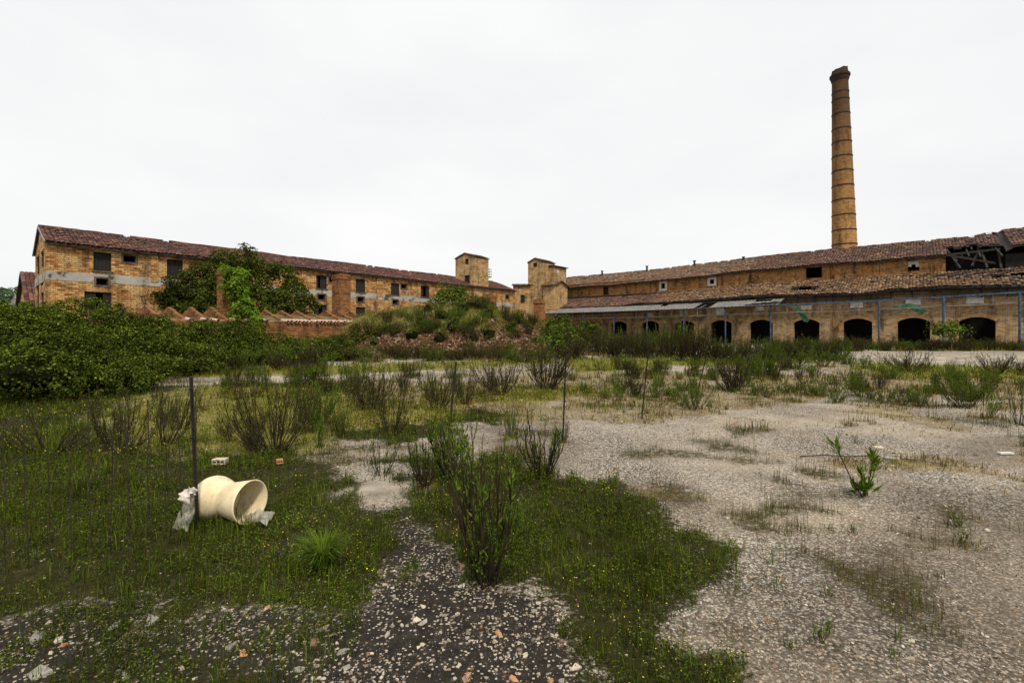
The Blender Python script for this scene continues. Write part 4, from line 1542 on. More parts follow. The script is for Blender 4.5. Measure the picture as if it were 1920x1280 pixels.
def gz(X, Y):
    X = np.asarray(X, float); Y = np.asarray(Y, float)
    base = relief(X, Y) * np.clip(1.4 - np.abs(Y) / 30, 0, 1)
    inm = (np.abs(X - MC[0]) < 12) & (np.abs(Y - MC[1]) < 9)
    return np.where(inm, np.maximum(base, mound_z(X, Y)), base)


# chips of stone and brick ----------------------------------------------------------


def shard_mesh(g, P, S, rng, flat=.35, mi=0):
    """irregular flat five-sided chips"""
    n = len(P); k = 5
    a = np.arange(k)[None] * 2 * math.pi / k + rng.uniform(-.5, .5, (n, k)) + rng.random((n, 1)) * 6.28
    r = S[:, None] * (.4 + .9 * rng.random((n, k)))
    el = .55 + .45 * rng.random((n, 1)); th = rng.random((n, 1)) * 6.28
    x0 = r * np.cos(a); y0 = r * np.sin(a) * el
    x = x0 * np.cos(th) - y0 * np.sin(th); y = x0 * np.sin(th) + y0 * np.cos(th)
    tilt = rng.normal(0, .22, (n, 2))
    zt = S[:, None] * flat * (.5 + rng.random((n, 1)))
    zz = tilt[:, :1] * x + tilt[:, 1:] * y
    top = np.stack([x * .94, y * .94, zz + zt], -1); bot = np.stack([x, y, zz - S[:, None] * .25], -1)
    V = np.concatenate([top, bot], 1) + P[:, None]
    b = np.arange(n)[:, None] * 10
    g.add(V.reshape(-1, 3), b + np.arange(5)[None], mi)
    Fs = np.concatenate([b + [[i, (i + 1) % 5, 5 + (i + 1) % 5, 5 + i]] for i in range(5)], 1).reshape(-1, 4)
    g.c.append((np.zeros((0, 3)), Fs + g.n - n * 10, mi, None))


def chip_mat(name, cols):
    s = NT(name, .9, .2)
    gg = s.n("NewGeometry")
    n = len(cols)
    base = s.ramp(gg.outputs["Random Per Island"], [(i / (n - 1), c) for i, c in enumerate(cols)], 'CONSTANT')
    base = s.mix(.6, base, s.ramp(s.noise(gg.outputs["Position"], 40, 4), [(.3, .55), (.7, 1.2)]), 'MULTIPLY')
    return s.col(base)


M['chip'] = chip_mat("pale_chip", [(.11, .09, .065), (.27, .22, .155), (.40, .33, .24), (.22, .185, .14), (.36, .29, .2), (.21, .125, .075), (.48, .42, .33), (.06, .047, .038), (.24, .19, .13), (.33, .28, .21), (.17, .14, .11), (.38, .33, .26), (.24, .2, .15)])
M['rubblechip'] = chip_mat("brick_rubble_chip", [(.045, .023, .012), (.09, .042, .02), (.14, .068, .032), (.06, .028, .014), (.17, .11, .07), (.10, .045, .02), (.27, .21, .155), (.13, .062, .028), (.07, .033, .017), (.11, .06, .03)])
rng = np.random.default_rng(23)


def frame_points(rng, y0, y1, dens, margin=1.12):
    n = int(dens * (y1 * y1 - y0 * y0) / 2 * 2.133 * margin)
    Y = np.sqrt(rng.random(n) * (y1 * y1 - y0 * y0) + y0 * y0)
    X = (rng.random(n) - .5) * 2.133 * margin * Y
    return X, Y


g = G()
for y0, y1, dens, smin, smax in ((1.9, 3.2, 7500, .002, .016), (3.2, 5.0, 3400, .003, .017), (5.0, 8.5, 700, .006, .024), (8.5, 14, 130, .012, .034)):
    X, Y = frame_points(rng, y0, y1, dens)
    z = zones(X, Y)
    p = np.where(z['green'], .09, np.where(z['pale'], .1, np.where(z['dark'], .95, .8)))
    p = np.where(z['moss'], .2, p) * np.where(z['dark'], np.where(z['mixed'], .42, .7) * np.clip(fbm(X * 2.2, Y * 2.2, 61) * 2.6 - .55, .1, 1), 1)
    p = p * np.clip(fbm(X * 3.1, Y * 3.1, 67) * 3.2 - .9, .08, 1.2)
    k = rng.random(len(X)) < p
    X, Y = X[k], Y[k]
    S = smin + (smax - smin) * rng.random(len(X)) ** 5.5
    S = S * np.where(zones(X, Y)['dark'], 1.0, .72)
    shard_mesh(g, np.stack([X, Y, gz(X, Y)], -1), S, rng, .3)
X, Y = frame_points(rng, 2.2, 9.0, 26)
z = zones(X, Y)
k = ~z['green'] & ~z['pale'] & (rng.random(len(X)) < np.clip(fbm(X * 1.7, Y * 1.7, 69) * 3 - .9, .05, 1))
X, Y = X[k], Y[k]
shard_mesh(g, np.stack([X, Y, gz(X, Y)], -1), .012 + .02 * rng.random(len(X)) ** 3, rng, .3)
gravel = g.build("gravel", M['chip'])
gravel["kind"] = "stuff"
g = G()
n = 15000
X = MC[0] + (rng.random(n) - .5) * 22; Y = MC[1] - 6.6 + rng.random(n) * 6
Zr = mound_z(X, Y)
k = (Zr > .0) & (Zr + (fbm(X * .7, Y * .7, 63) - .5) * 1.5 < np.where(X > -7.5, 2.0, 1.3)) & (rng.random(n) < np.where(X > -9, 1, .5))
X, Y, Zr = X[k], Y[k], Zr[k]
shard_mesh(g, np.stack([X, Y, Zr + .02], -1), .035 + .10 * rng.random(len(X)) ** 3, rng, .5)
rb_ = g.build("brick_rubble", M['rubblechip'])
rb_["kind"] = "stuff"

# larger single shards in the foreground
shards = [(430, 1213, 18, 'grey'), (560, 1255, 22, 'grey'), (628, 1190, 16, 'grey'), (640, 1222, 20, 'grey'), (650, 1250, 16, 'grey'), (866, 1097, 17, 'white'),
          (1010, 1130, 14, 'cream'), (985, 1226, 13, 'cream'), (865, 1063, 13, 'pinkish brick'), (935, 1187, 14, 'orange brick'), (215, 1170, 22, 'grey'), (285, 1160, 24, 'grey'),
          (70, 1190, 34, 'grey'), (75, 1255, 34, 'grey'), (235, 1268, 20, 'grey'), (455, 1226, 18, 'orange brick'), (500, 1136, 12, 'orange brick'), (1000, 1143, 12, 'grey'),
          (780, 1160, 14, 'cream'), (795, 1135, 12, 'cream'), (835, 1152, 13, 'grey'), (875, 1273, 18, 'pinkish brick'), (965, 1272, 18, 'orange brick'), (1035, 1275, 18, 'orange brick'),
          (1050, 1205, 12, 'brown brick'), (1290, 920, 12, 'grey'), (1540, 1125, 14, 'cream'), (1620, 1122, 12, 'grey'), (1375, 795, 17, 'pinkish brick'), (118, 1203, 14, 'orange brick'),
          (735, 1170, 12, 'grey'), (340, 1250, 14, 'cream'), (600, 1180, 12, 'grey'), (1475, 1265, 14, 'grey'), (1710, 1200, 12, 'cream'), (1500, 1180, 12, 'grey')]
SH = {'grey': [(.17, .16, .13), (.28, .27, .23)], 'white': [(.45, .45, .4), (.62, .6, .55)], 'cream': [(.42, .35, .25), (.55, .48, .36)], 'pinkish brick': [(.28, .14, .10), (.38, .22, .17)],
      'orange brick': [(.34, .16, .07), (.45, .24, .11)], 'brown brick': [(.10, .045, .03), (.16, .07, .045)]}
for k_ in SH:
    M['sh_' + k_] = noise_mat("shard_" + k_.replace(' ', '_'), [(.35, SH[k_][0]), (.65, SH[k_][1])], 20, bump=.4)
for px, py, w, col in shards:
    p = gnd(px, py); S = w / F * p[1] * .62
    g = G()
    shard_mesh(g, np.array([v3(p, float(gz(*p)) + S * .12)]), np.array([S]), rng, .13)
    o = g.build("stone_shard", M['sh_' + col], org=v3(p, float(gz(*p))))
    tag(o, f"flat {col} shard lying among smaller chips on the rubbly ground", "shard", f"larger {col} shards on the ground")

# ------------------------------------------------------------------ cream hourglass pipe and plastic scraps
s = NT("cream_glaze", .55, .3)
v = s.coord()
base = s.mix(s.ramp(s.noise(v, 5, 5), [(.4, 0.), (.7, .8)]), (.68, .575, .37), (.46, .355, .19))
base = s.mix(s.ramp(s.noise(s.mapping(v, (1, 1, 1), (3, 1, 2)), 9, 7, .75), [(.56, 0.), (.68, .7)]), base, (.2, .14, .075))
sp = s.noise(v, 85, 2)
base = s.mix(s.ramp(sp, [(.64, 0.), (.70, .75)]), base, (.2, .14, .07))
s.bump(s.noise(v, 60, 3), .08, .005)
M['cream'] = s.col(base)
s = NT("dirty_plastic_film", .35, .5)
s.b.inputs["Alpha"].default_value = .55
M['film'] = s.col(s.ramp(s.noise(s.coord(), 9, 4), [(.35, (.12, .11, .075)), (.65, (.44, .42, .35))]))
s = NT("dirty_foam", .8, .2)
M['foam'] = s.col(s.ramp(s.noise(s.coord(), 14, 4), [(.35, (.30, .25, .21)), (.65, (.52, .47, .41))]))
rimc = gnd(470, 941, .178)
ax = norm(np.array([.958, -.287, 0.0])); side = np.array([-ax[1], ax[0], 0]); up = np.array([0, 0, 1.])
rad = .178
LP = .47
prof = [(0, .150), (.012, .158), (.03, .168), (.07, .179), (.11, .178), (.16, .164), (.21, .144), (.235, .134), (.242, .1335), (.26, .137), (.30, .146), (.36, .158), (.42, .169), (.455, .176), (.47, .180), (.475, .177),
        (.472, .168), (.44, .160), (.36, .146), (.26, .124), (.242, .120), (.2, .132), (.11, .164), (.03, .155), (.0, .140), (0, .150)]
pc = thing("cream_pipe", "cream glazed hourglass-shaped pipe lying on its side in the weeds, its mouth facing right", "pipe", (rimc[0], rimc[1], 0))
n = 56
a = np.linspace(0, 2 * math.pi, n, endpoint=False)
rowsV = []
for sx_, r in prof:
    c = np.array([rimc[0], rimc[1], rad]) - ax * (LP - sx_)
    rowsV.append(c + r * (np.cos(a)[:, None] * side + np.sin(a)[:, None] * up))
V = np.concatenate(rowsV)
m = len(prof)
g = G()
g.add(V, [[i * n + j, i * n + (j + 1) % n, (i + 1) * n + (j + 1) % n, (i + 1) * n + j] for i in range(m - 1) for j in range(n)])
g.build("body", M['cream'], pc, smooth=True)
g = G()
c = np.array([rimc[0], rimc[1], rad]) - ax * (LP - .235)
ringp = c + .122 * (np.cos(a)[:, None] * side + np.sin(a)[:, None] * up)
g.add(ringp, [list(range(n))])
g.build("inner_web", M['cream'], pc)
# rubble in the mouth is part of the litter, rests inside the pipe


def scrap(name, label, cat, pts, mat, seed, sub=10, amp=.03, thick=.008):
    """crumpled sheet over four corner points"""
    rng = np.random.default_rng(seed)
    c = np.asarray(pts, float)
    f = np.linspace(0, 1, sub + 1)
    U, W = np.meshgrid(f, f)
    P = (1 - U)[..., None] * (1 - W)[..., None] * c[0] + U[..., None] * (1 - W)[..., None] * c[1] + U[..., None] * W[..., None] * c[2] + (1 - U)[..., None] * W[..., None] * c[3]
    P = P + rng.normal(0, amp * .1, P.shape)
    P[..., 2] += amp * 5 * fbm(U * 4 + seed, W * 4, seed) + .35 * amp
    P[..., 2] = np.maximum(P[..., 2], .01)
    ix = np.arange((sub + 1) ** 2).reshape(sub + 1, sub + 1)
    g = G()
    q = np.stack([ix[:-1, :-1], ix[:-1, 1:], ix[1:, 1:], ix[1:, :-1]], -1).reshape(-1, 4)
    g.add(P.reshape(-1, 3), q)
    g.add(P.reshape(-1, 3) + [0, 0, thick], q)
    o = g.build(name, mat, org=v3(P[..., :2].mean((0, 1)), 0), smooth=True)
    return tag(o, label, cat)


def g3(px, py, z, z0=0.):
    """point at height z above the ground spot seen at (px, py)"""
    p = gnd(px, py, z); return v3(p, z)


scrap("plastic_scrap", "dirty clear plastic sheet spilling from the mouth of the cream pipe", "plastic sheet",
      [g3(455, 978, .03), g3(500, 988, .02), g3(516, 968, .06), g3(486, 958, .10)], M['film'], 4, 12, .009)
scrap("plastic_scrap", "long crumpled plastic sheet trailing left from under the cream pipe", "plastic sheet",
      [g3(322, 997, .015), g3(350, 1003, .015), g3(372, 950, .16), g3(356, 925, .30)], M['film'], 8, 16, .012)
# lump of foam held up behind the post
g = G()
pf = g3(353, 927, .36)
a_, b_ = np.meshgrid(np.linspace(0, 2 * math.pi, 14, endpoint=False), np.linspace(.05, math.pi - .05, 9))
rr_ = .046 * (1 + 1.1 * (fbm(a_ * 1.5 + 3, b_ * 2, 6) - .5) * 2)
V = np.stack([pf[0] + 1.15 * rr_ * np.sin(b_) * np.cos(a_), pf[1] + rr_ * np.sin(b_) * np.sin(a_), pf[2] + .95 * rr_ * np.cos(b_)], -1)
ix = np.arange(V[..., 0].size).reshape(9, 14); ixr = np.roll(ix, -1, 1)
g.add(V.reshape(-1, 3), np.stack([ix[:-1], ixr[:-1], ixr[1:], ix[1:]], -1).reshape(-1, 4))
o = g.build("foam_lump", M['foam'], org=v3(pf[:2], 0))
tag(o, "ragged lump of pinkish white foam beside the fence post at the pipe's left end", "foam lump")


def brick_piece(label, px, py, l, w, h, rz, mat, name="brick"):
    p = gnd(px, py); c_, s_ = math.cos(rz), math.sin(rz)
    d1 = np.array([c_, s_, 0.]) * l; d2 = np.array([-s_, c_, 0.]) * w
    g = G()
    g.box(v3(p, float(gz(*p)) + .02) - d1 / 2 - d2 / 2, d1, d2, [0, 0, h])
    for i in range(3):
        g.box(v3(p, float(gz(*p)) + .02 + h * .3) - d1 / 2 - d2 * .503 + d1 * (.12 + .28 * i), d1 * .2, d2 * 1.006, [0, 0, h * .4], 1)  # dark blocks set in to draw the shaded holes of the brick
    return tag(g.build(name, [M[mat], M['dark_inside']], org=v3(p, 0)), label, "brick")


brick_piece("pale hollow brick lying in the weeds above the cream pipe", 413, 874, .15, .09, .06, .1, 'sh_cream')
brick_piece("broken orange brick lump in the grass between the pipe and the big twiggy shrub", 524, 871, .07, .06, .05, .6, 'sh_orange brick')

# small objects on the gravel, right
p = gnd(1647, 858)
g = G()
g.tube([v3(p, 0), v3(p, .13)], .008, 6)
g.box([p[0] - .055, p[1] - .04, .125], [.11, 0, 0], [0, .08, 0], [0, 0, .014])
tag(g.build("stake", M['sh_cream'], org=v3(p, 0)), "small pale stake with a flat top standing on the gravel", "stake")
p, q = gnd(1655, 860), gnd(1688, 864)
g = G(); g.box(v3(p, .01), v3(q - p, 0), [0, .03, 0], [0, 0, .018])
g.add(g.c[0][0] + [0, 0, .0], [[0, 1, 2, 3]])
tag(g.build("wood_strip", M['sh_white'], org=v3(p, 0)), "short whitish wooden strip lying on the gravel by the oleander-like plant", "strip")
g = G()
pts = [v3(gnd(1500, 857), .012), v3(gnd(1545, 855.5), .02), v3(gnd(1590, 857), .012), v3(gnd(1640, 856.5), .02), v3(gnd(1690, 861), .01), v3(gnd(1730, 866), .016), v3(gnd(1770, 871), .008)]
g.tube(pts, np.linspace(.008, .003, 7), 5)
tag(g.build("rod", M['iron'], org=pts[0]), "long thin dark rod lying across the gravel behind the oleander-like plant", "rod")
g = G()
p = gnd(1890, 853)
g.box(v3(p, .01) - [.09, 0, 0], [.18, .01, 0], [0, .05, 0], [0, 0, .02])
tag(g.build("wood_strip", M['sh_white'], org=v3(p, 0)), "whitish strip of wood on dark gravel by the right edge", "strip")

# ------------------------------------------------------------------ fence posts and wire mesh
posts = [((370, 992), (357, 707), "straight dark iron fence post standing at the cream pipe"),
         ((835, 874), (855, 678), "dark iron fence post leaning right out of a leafy weed clump left of centre"),
         ((1055, 830), (1062, 656), "dark iron fence post with a dead tuft at its foot on the gravel"),
         ((1203, 786), (1216, 656), "dark fence post tilting at the edge of the dry grass"),
         ((1301, 757), (1325, 668), "leaning dark fence post behind green weeds, fifth from the cream pipe"),
         ((1384, 722), (1420, 650), "strongly slanting dark fence post among green shrubs, sixth from the pipe"),
         ((1455, 703), (1492, 648), "far slanting fence post, seventh from the cream pipe"),
         ((940, 693), (941, 640), "short upright dark stake in front of the brick rubble of the mound")]
pp = []
for (bx, by), (tx, ty), lab in posts:
    p = gnd(bx, by); Yp = p[1]
    q = np.array([kx(tx) * Yp, Yp, zat(ty, Yp)])
    b0 = v3(p, -.05)
    if lab.startswith("short"):
        q[2] = min(q[2], 1.3)
    g = G()
    g.bar(b0, q, .025, .006)
    g.bar(b0 + [0, .012, 0], q + [0, .012, 0], .006, .022)
    pt = thing("fence_post", lab, "fence post", b0, None)
    g.build("shaft", M['iron'], pt)
    g = G()
    for f in (.35, .62, .93):
        c = b0 + (q - b0) * f
        g.tube([c + [-.02, -.01, 0], c + [.02, -.018, .004], c + [.03, .0, .01]], .004, 4)
    g.build("wire_ties", M['iron'], pt)
    pp.append((b0, q))
# mesh from the first post away to the lower left
a0 = pp[0][0] + [0, 0, .05]; a1 = pp[0][1]
off = np.array([-1.55, -1.45])
wm = thing("wire_mesh", "thin rusty wire mesh stretching left from the fence post by the cream pipe", "wire mesh", v3(a0[:2], 0))
g = G()
n = 20
rng = np.random.default_rng(9)
for i in range(n + 1):
    f = i / n
    bx = a0[:2] + off * f
    sag = -.16 * math.sin(f * 2.2) + rng.normal(0, .01)
    lean = rng.normal(0, .02, 2)
    pts = [v3(bx + lean * h + np.array([rng.normal(0, .006), 0]), (1.12 + sag) * h) for h in (0, .25, .5, .75, 1.)]
    g.tube(pts, .0042, 4)
for h in (.08, .3, .52, .75, 1.0):
    pts = [v3(a0[:2] + off * f, (1.12 - .16 * math.sin(f * 2.2)) * h + rng.normal(0, .008)) for f in np.linspace(0, 1, 21)]
    g.tube(pts, .0016, 4)
g.build("wires", M['iron'], wm)

# ------------------------------------------------------------------ bushes, trees


def blob_leaves(g, blobs, dens, L, W, rng, mi=0, jit=.12, up=.4, clump=3.2):
    """leaves in many small clumps over the skin of each blob, their faces turned outwards and up"""
    for (x, y, z, rx, ry, rz) in blobs:
        area = 4 * math.pi * ((rx * ry) ** 1.6 / 3 + (rx * rz) ** 1.6 / 3 + (ry * rz) ** 1.6 / 3) ** (1 / 1.6)
        n = int(area * dens)
        rc = max(L * clump, .12 * min(rx, rz))
        nc = max(8, int(area / (rc * rc) * .44))
        d = norm(rng.normal(size=(nc, 3)))
        d[:, 2] = np.abs(d[:, 2]) * np.where(rng.random(nc) < .66, 1, -1)
        lump = .70 + .5 * fbm(d[:, 0] * 2.3 + x, d[:, 1] * 2.3 + d[:, 2] * 1.7 + y, int(abs(x * 7 + y)) % 97, 3)
        r = lump * (1 - np.abs(rng.normal(0, jit, nc)))
        C = np.stack([x + d[:, 0] * rx * r, y + d[:, 1] * ry * r, z + d[:, 2] * rz * r], -1)
        k = rng.integers(0, nc, n)
        e = norm(rng.normal(size=(n, 3)) + d[k] * .7 + [0, 0, up])
        cs = (.55 + .8 * rng.random(nc))[k]
        P = C[k] + e * (rc * cs * (1 - .35 * rng.random(n) ** 2))[:, None] * [1, 1, .75]
        ok = P[:, 2] > .02
        P, e, m = P[ok], e[ok], ok.sum()
        N = norm(e + rng.normal(0, .38, (m, 3)) + [0, 0, .45])
        D = np.cross(N, rng.normal(size=(m, 3)))
        D[:, 2] -= .15
        sz = .55 + .8 * rng.random(m)
        g.leaves(P, D, L * sz, W * sz, mi, rng, N=N)


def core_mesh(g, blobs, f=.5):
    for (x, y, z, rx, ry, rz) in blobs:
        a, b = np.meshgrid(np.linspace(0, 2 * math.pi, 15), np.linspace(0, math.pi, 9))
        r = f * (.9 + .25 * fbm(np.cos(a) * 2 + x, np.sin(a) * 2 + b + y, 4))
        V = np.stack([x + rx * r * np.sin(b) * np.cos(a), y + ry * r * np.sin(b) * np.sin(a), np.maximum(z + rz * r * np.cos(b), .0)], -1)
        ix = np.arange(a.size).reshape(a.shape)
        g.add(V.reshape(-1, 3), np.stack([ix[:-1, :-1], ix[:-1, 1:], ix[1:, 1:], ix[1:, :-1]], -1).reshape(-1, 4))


def bush(name, label, cat, blobs, mat, dens, L, W, seed, group=None, canes=0, core=True):
    rng = np.random.default_rng(seed)
    x, y = blobs[0][0], blobs[0][1]
    t = thing(name, label, cat, (x, y, 0), group)
    g = G(); blob_leaves(g, blobs, dens, L, W, rng)
    g.build("foliage", mat, t)
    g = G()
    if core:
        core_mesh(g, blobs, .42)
    gl = G()
    for i in range(canes * 2):
        b = blobs[rng.integers(len(blobs))]
        d = norm(rng.normal(size=3)); d[2] = abs(d[2]) * .8 + .2
        st = np.array(b[:3]) + d * np.array(b[3:]) * .85
        hd = norm([d[0], d[1], 0]); ln = L * (8 + 8 * rng.random())
        f = np.linspace(0, 1, 7)[:, None]
        pts = st + hd * ln * f + np.array([0, 0, 1.]) * ln * (.9 * f - 1.15 * f * f)
        g.tube(pts, np.linspace(.008, .003, 7), 3)
        m = 14
        k = rng.integers(0, 6, m)
        P = pts[k] + (pts[k + 1] - pts[k]) * rng.random((m, 1))
        N = rng.normal(0, .4, (m, 3)) + [0, 0, 1.]
        gl.leaves(P, np.cross(N, rng.normal(size=(m, 3))), L * (.8 + .7 * rng.random(m)), W, 0, rng, N=N)
    if gl.n:
        gl.build("cane_leaves", mat, t)
    for i in range(canes):
        b = blobs[rng.integers(len(blobs))]
        d = norm(rng.normal(size=3)); d[2] = abs(d[2])
        e = np.array(b[:3]) + d * np.array(b[3:]) * 1.08
        m = np.array(b[:3]) + d * np.array(b[3:]) * .5 + [0, 0, .2]
        g.tube([(b[0], b[1], max(b[2] - b[5], 0.)), m, e], [.02, .014, .005], 4)
    g.build("canes", M['core'], t)  # canes, plus a dark lump added inside to block see-through
    return t


def pb(px, py_top, Y, wpx, depth=None, squash=1., zbase=0):
    """a bush blob seen at column px, its crest at py_top, at distance Y"""
    zt_ = zat(py_top, Y); rx = wpx / 2 / F * Y
    c = zbase + (zt_ - zbase) * .45
    return (kx(px) * Y, Y, c, rx, depth or rx * .9, (zt_ - c) / 1.0 * squash)


bush("bramble_thicket", "nearest dense bramble thicket filling the left edge", "bramble", [pb(20, 572, 12.5, 260), pb(-120, 570, 12, 300), pb(110, 615, 11.8, 190), pb(50, 650, 10.6, 220), pb(92, 592, 12.6, 80), pb(-20, 560, 12.8, 110), pb(180, 672, 11.5, 150), pb(235, 690, 12.4, 110)],
     M['bramble'], 950, .05, .042, 1, canes=30)
bush("bramble_thicket", "tall bramble mound covering the foot of the warehouse corner", "bramble", [pb(145, 556, 20, 170), pb(75, 578, 19, 150), pb(215, 580, 19.5, 150), pb(260, 612, 18, 140), pb(150, 610, 17.2, 180)],
     M['bramble'], 480, .068, .056, 2, canes=24)
bush("bramble_thicket", "wide bramble bank hiding the ruined kiln's front wall left of the ivy pier", "bramble", [pb(330, 604, 20.5, 150), pb(262, 592, 20.5, 120), pb(400, 602, 21, 140), pb(310, 640, 18.5, 160), pb(390, 645, 19, 130), pb(440, 600, 21.5, 90), pb(300, 586, 20.8, 50), pb(362, 596, 21, 44)],
     M['bramble'], 440, .068, .056, 3, canes=20)
bush("bramble_thicket", "dark bramble bank between the ivy pier and the rubble mound", "bramble", [pb(462, 600, 23, 90), pb(520, 628, 23, 110), pb(588, 632, 24.5, 90), pb(460, 640, 21.5, 130), pb(550, 652, 22, 120), pb(625, 632, 25.5, 80), pb(640, 655, 25, 80)],
     M['bramble'], 400, .072, .058, 4, canes=20)
bush("bramble_thicket", "low bramble spill in front of the tall bramble mound, reaching the grass", "bramble", [pb(270, 668, 15.5, 160), pb(190, 660, 14.2, 160), pb(230, 695, 13, 120), pb(360, 675, 17, 110)],
     M['bramble'], 640, .058, .047, 5, canes=20)
bush("bramble_thicket", "thin bramble tangle at the foot of the brick house behind", "bramble", [pb(40, 572, 26, 110), pb(-30, 575, 25, 120), pb(95, 585, 25, 60)], M['bramble'], 220, .10, .08, 6)
bush("ivy", "bright green ivy climbing the slim brick pier", "ivy", [(kx(451) * YA, YA - .2, zat(535, YA), .42, .4, .9), (kx(447) * YA, YA - .2, zat(520, YA), .33, .35, .5), (kx(455) * YA, YA - .2, zat(572, YA), .6, .5, 1.2),
     (kx(429) * YA, YA - .35, zat(530, YA), .12, .15, .75), (kx(460) * YA, YA - .3, zat(605, YA), .8, .6, 1.0)], M['ivy'], 330, .12, .11, 7, canes=6, core=False)


def tree(name, label, base, blobs, mat, dens, L, W, seed, trunk_r=.22, group=None, mat_b='bark', limbs=9):
    rng = np.random.default_rng(seed)
    t = thing(name, label, "tree", (base[0], base[1], 0), group)
    g = G()
    blob_leaves(g, blobs, dens, L, W, rng, jit=.22)
    # a few loose sprays that break the outline
    for b in blobs:
        for i in range(7):
            d = norm(rng.normal(size=3)); d[2] = abs(d[2]) * .8
            c = np.array(b[:3]) + d * np.array(b[3:]) * (1.0 + .22 * rng.random())
            P = c + rng.normal(0, .22 * b[3] * .5, (30, 3))
            g.leaves(P, rng.normal(size=(30, 3)), L, W, 0, rng)
    g.build("crown", mat, t)
    g = G()
    top = np.mean([b[:3] for b in blobs], 0)
    g.tube([(base[0], base[1], -.1), (base[0] + .1, base[1], top[2] * .35), (top[0] * .5 + base[0] * .5, top[1] * .5 + base[1] * .5, top[2] * .7), tuple(top)], [trunk_r, trunk_r * .8, trunk_r * .6, trunk_r * .3], 7)
    for b in blobs:
        for i in range(max(1, limbs // len(blobs))):
            d = norm(rng.normal(size=3))
            e = np.array(b[:3]) + d * np.array(b[3:]) * .75
            s0 = np.array([base[0] + .1, base[1], top[2] * (.35 + .35 * rng.random())])
            m = (s0 + e) / 2 + [0, 0, .3]
            g.tube([s0, m, e], [trunk_r * .5, trunk_r * .3, .02], 5)
    g.build("trunk", M[mat_b], t)
    return t


YTt = 35.5
tree("tree", "broad bushy tree hiding the warehouse wall behind the ivy pier", (kx(450) * YTt, YTt),
     [pb(385, 490, YTt, 64, zbase=3.5), pb(420, 476, YTt + .5, 60, zbase=4), pb(455, 464, YTt, 54, zbase=4.5), pb(485, 480, YTt + .8, 60, zbase=4), pb(520, 492, YTt + .8, 64, zbase=3.5), pb(552, 518, YTt + 1, 50, zbase=2.6),
      pb(575, 548, YTt + 1, 36, zbase=1.8), pb(350, 508, YTt - .5, 56, zbase=3.5), pb(335, 532, YTt - .5, 54, zbase=2.4), pb(300, 545, YTt - .5, 38, zbase=3.2), pb(430, 515, YTt - 1.2, 90, zbase=2), pb(395, 540, YTt - 1.4, 80, zbase=1.2),
      pb(360, 562, YTt - 1, 70, zbase=.5), pb(480, 530, YTt - 1, 80, zbase=1.2), pb(525, 545, YTt - .5, 76, zbase=.6), pb(440, 565, YTt - 1.5, 90, zbase=.2), pb(560, 575, YTt, 50, zbase=.3)], M['treeleaf'], 80, .19, .12, 21, .3, limbs=20)
tree("sapling", "slender sapling leaning against the warehouse beside the taller tower", (kx(845) * 52, 52), [pb(842, 530, 52, 40, zbase=2.5), pb(830, 545, 51.5, 26, zbase=2.5), pb(862, 540, 52, 20, zbase=3.5)], M['saplingleaf'], 60, .22, .16, 22, .08)
tree("sapling", "small leafy sapling in front of the rightmost two arches", (kx(1782) * 36, 36), [pb(1775, 604, 36, 40, zbase=1.1), pb(1798, 612, 36, 26, zbase=1.2), pb(1757, 616, 36, 22, zbase=1.0)], M['saplingleaf'], 26, .2, .12, 23, .05)
tree("sapling", "feathery young tree at the right foot of the rubble mound", (kx(1040) * 27, 27), [pb(1033, 598, 27, 36, zbase=.8), pb(1060, 605, 27, 30, zbase=.6), pb(1028, 625, 26.5, 50, zbase=.1), pb(1075, 630, 27, 40, zbase=.1)], M['saplingleaf'], 45, .15, .09, 24, .05)
tree("sapling", "dark round sapling under the canopy beside the short brick pier", (kx(1054) * 42, 42), [pb(1054, 592, 42, 22, zbase=.8), pb(1058, 605, 41.5, 28, zbase=.2)], M['treeleaf'], 50, .2, .13, 25, .06)
bush("shrub", "dark leafy shrub in the shade of the canopy's far end", "shrub", [pb(1097, 606, 44, 50), pb(1082, 612, 43, 36), pb(1115, 618, 43.5, 30)], M['treeleaf'], 55, .2, .14, 26, core=True)
tree("tree", "far dark green tree at the very left edge", (kx(-5) * 90, 90), [pb(5, 541, 90, 50, zbase=2), pb(-30, 538, 90, 60, zbase=2), pb(-80, 535, 92, 70, zbase=2)], M['farleafdark'], 14, .5, .35, 27, .4)
tree("tree", "far pale green tree between the left edge and the small brick house", (kx(30) * 80, 80), [pb(30, 540, 80, 36, zbase=1.5), pb(18, 552, 79, 34, zbase=1), pb(48, 538, 82, 26, zbase=2)], M['farleaf'], 16, .42, .3, 28, .3)

# dome bushes on the mound -------------------------------------------------------
rng = np.random.default_rng(31)


def mound_spot(px, py):
    Ys = np.linspace(25.5, 34, 300)
    X = kx(px) * Ys; zs = gz(X, Ys); ray = zat(py, Ys)
    k = np.argmax(zs >= ray)
    return np.array([X[k], Ys[k], zs[k]]) if (zs >= ray).any() else np.array([kx(px) * 33, 33, float(gz(kx(px) * 33, 33))])


def dome_proto(seed, mat):
    rng = np.random.default_rng(seed)
    t = thing("dome_bush", "x", "bush", (0, 0, 0))
    g = G(); blob_leaves(g, [(0, 0, .3, .5, .5, .62)], 260, .09, .05, rng, up=1.0)
    g.build("foliage", mat, t)
    g = G(); core_mesh(g, [(0, 0, .25, .5, .5, .55)], .78); g.build("stems", M['core'], t)  # no real stems: one dark lump added to block see-through
    return t


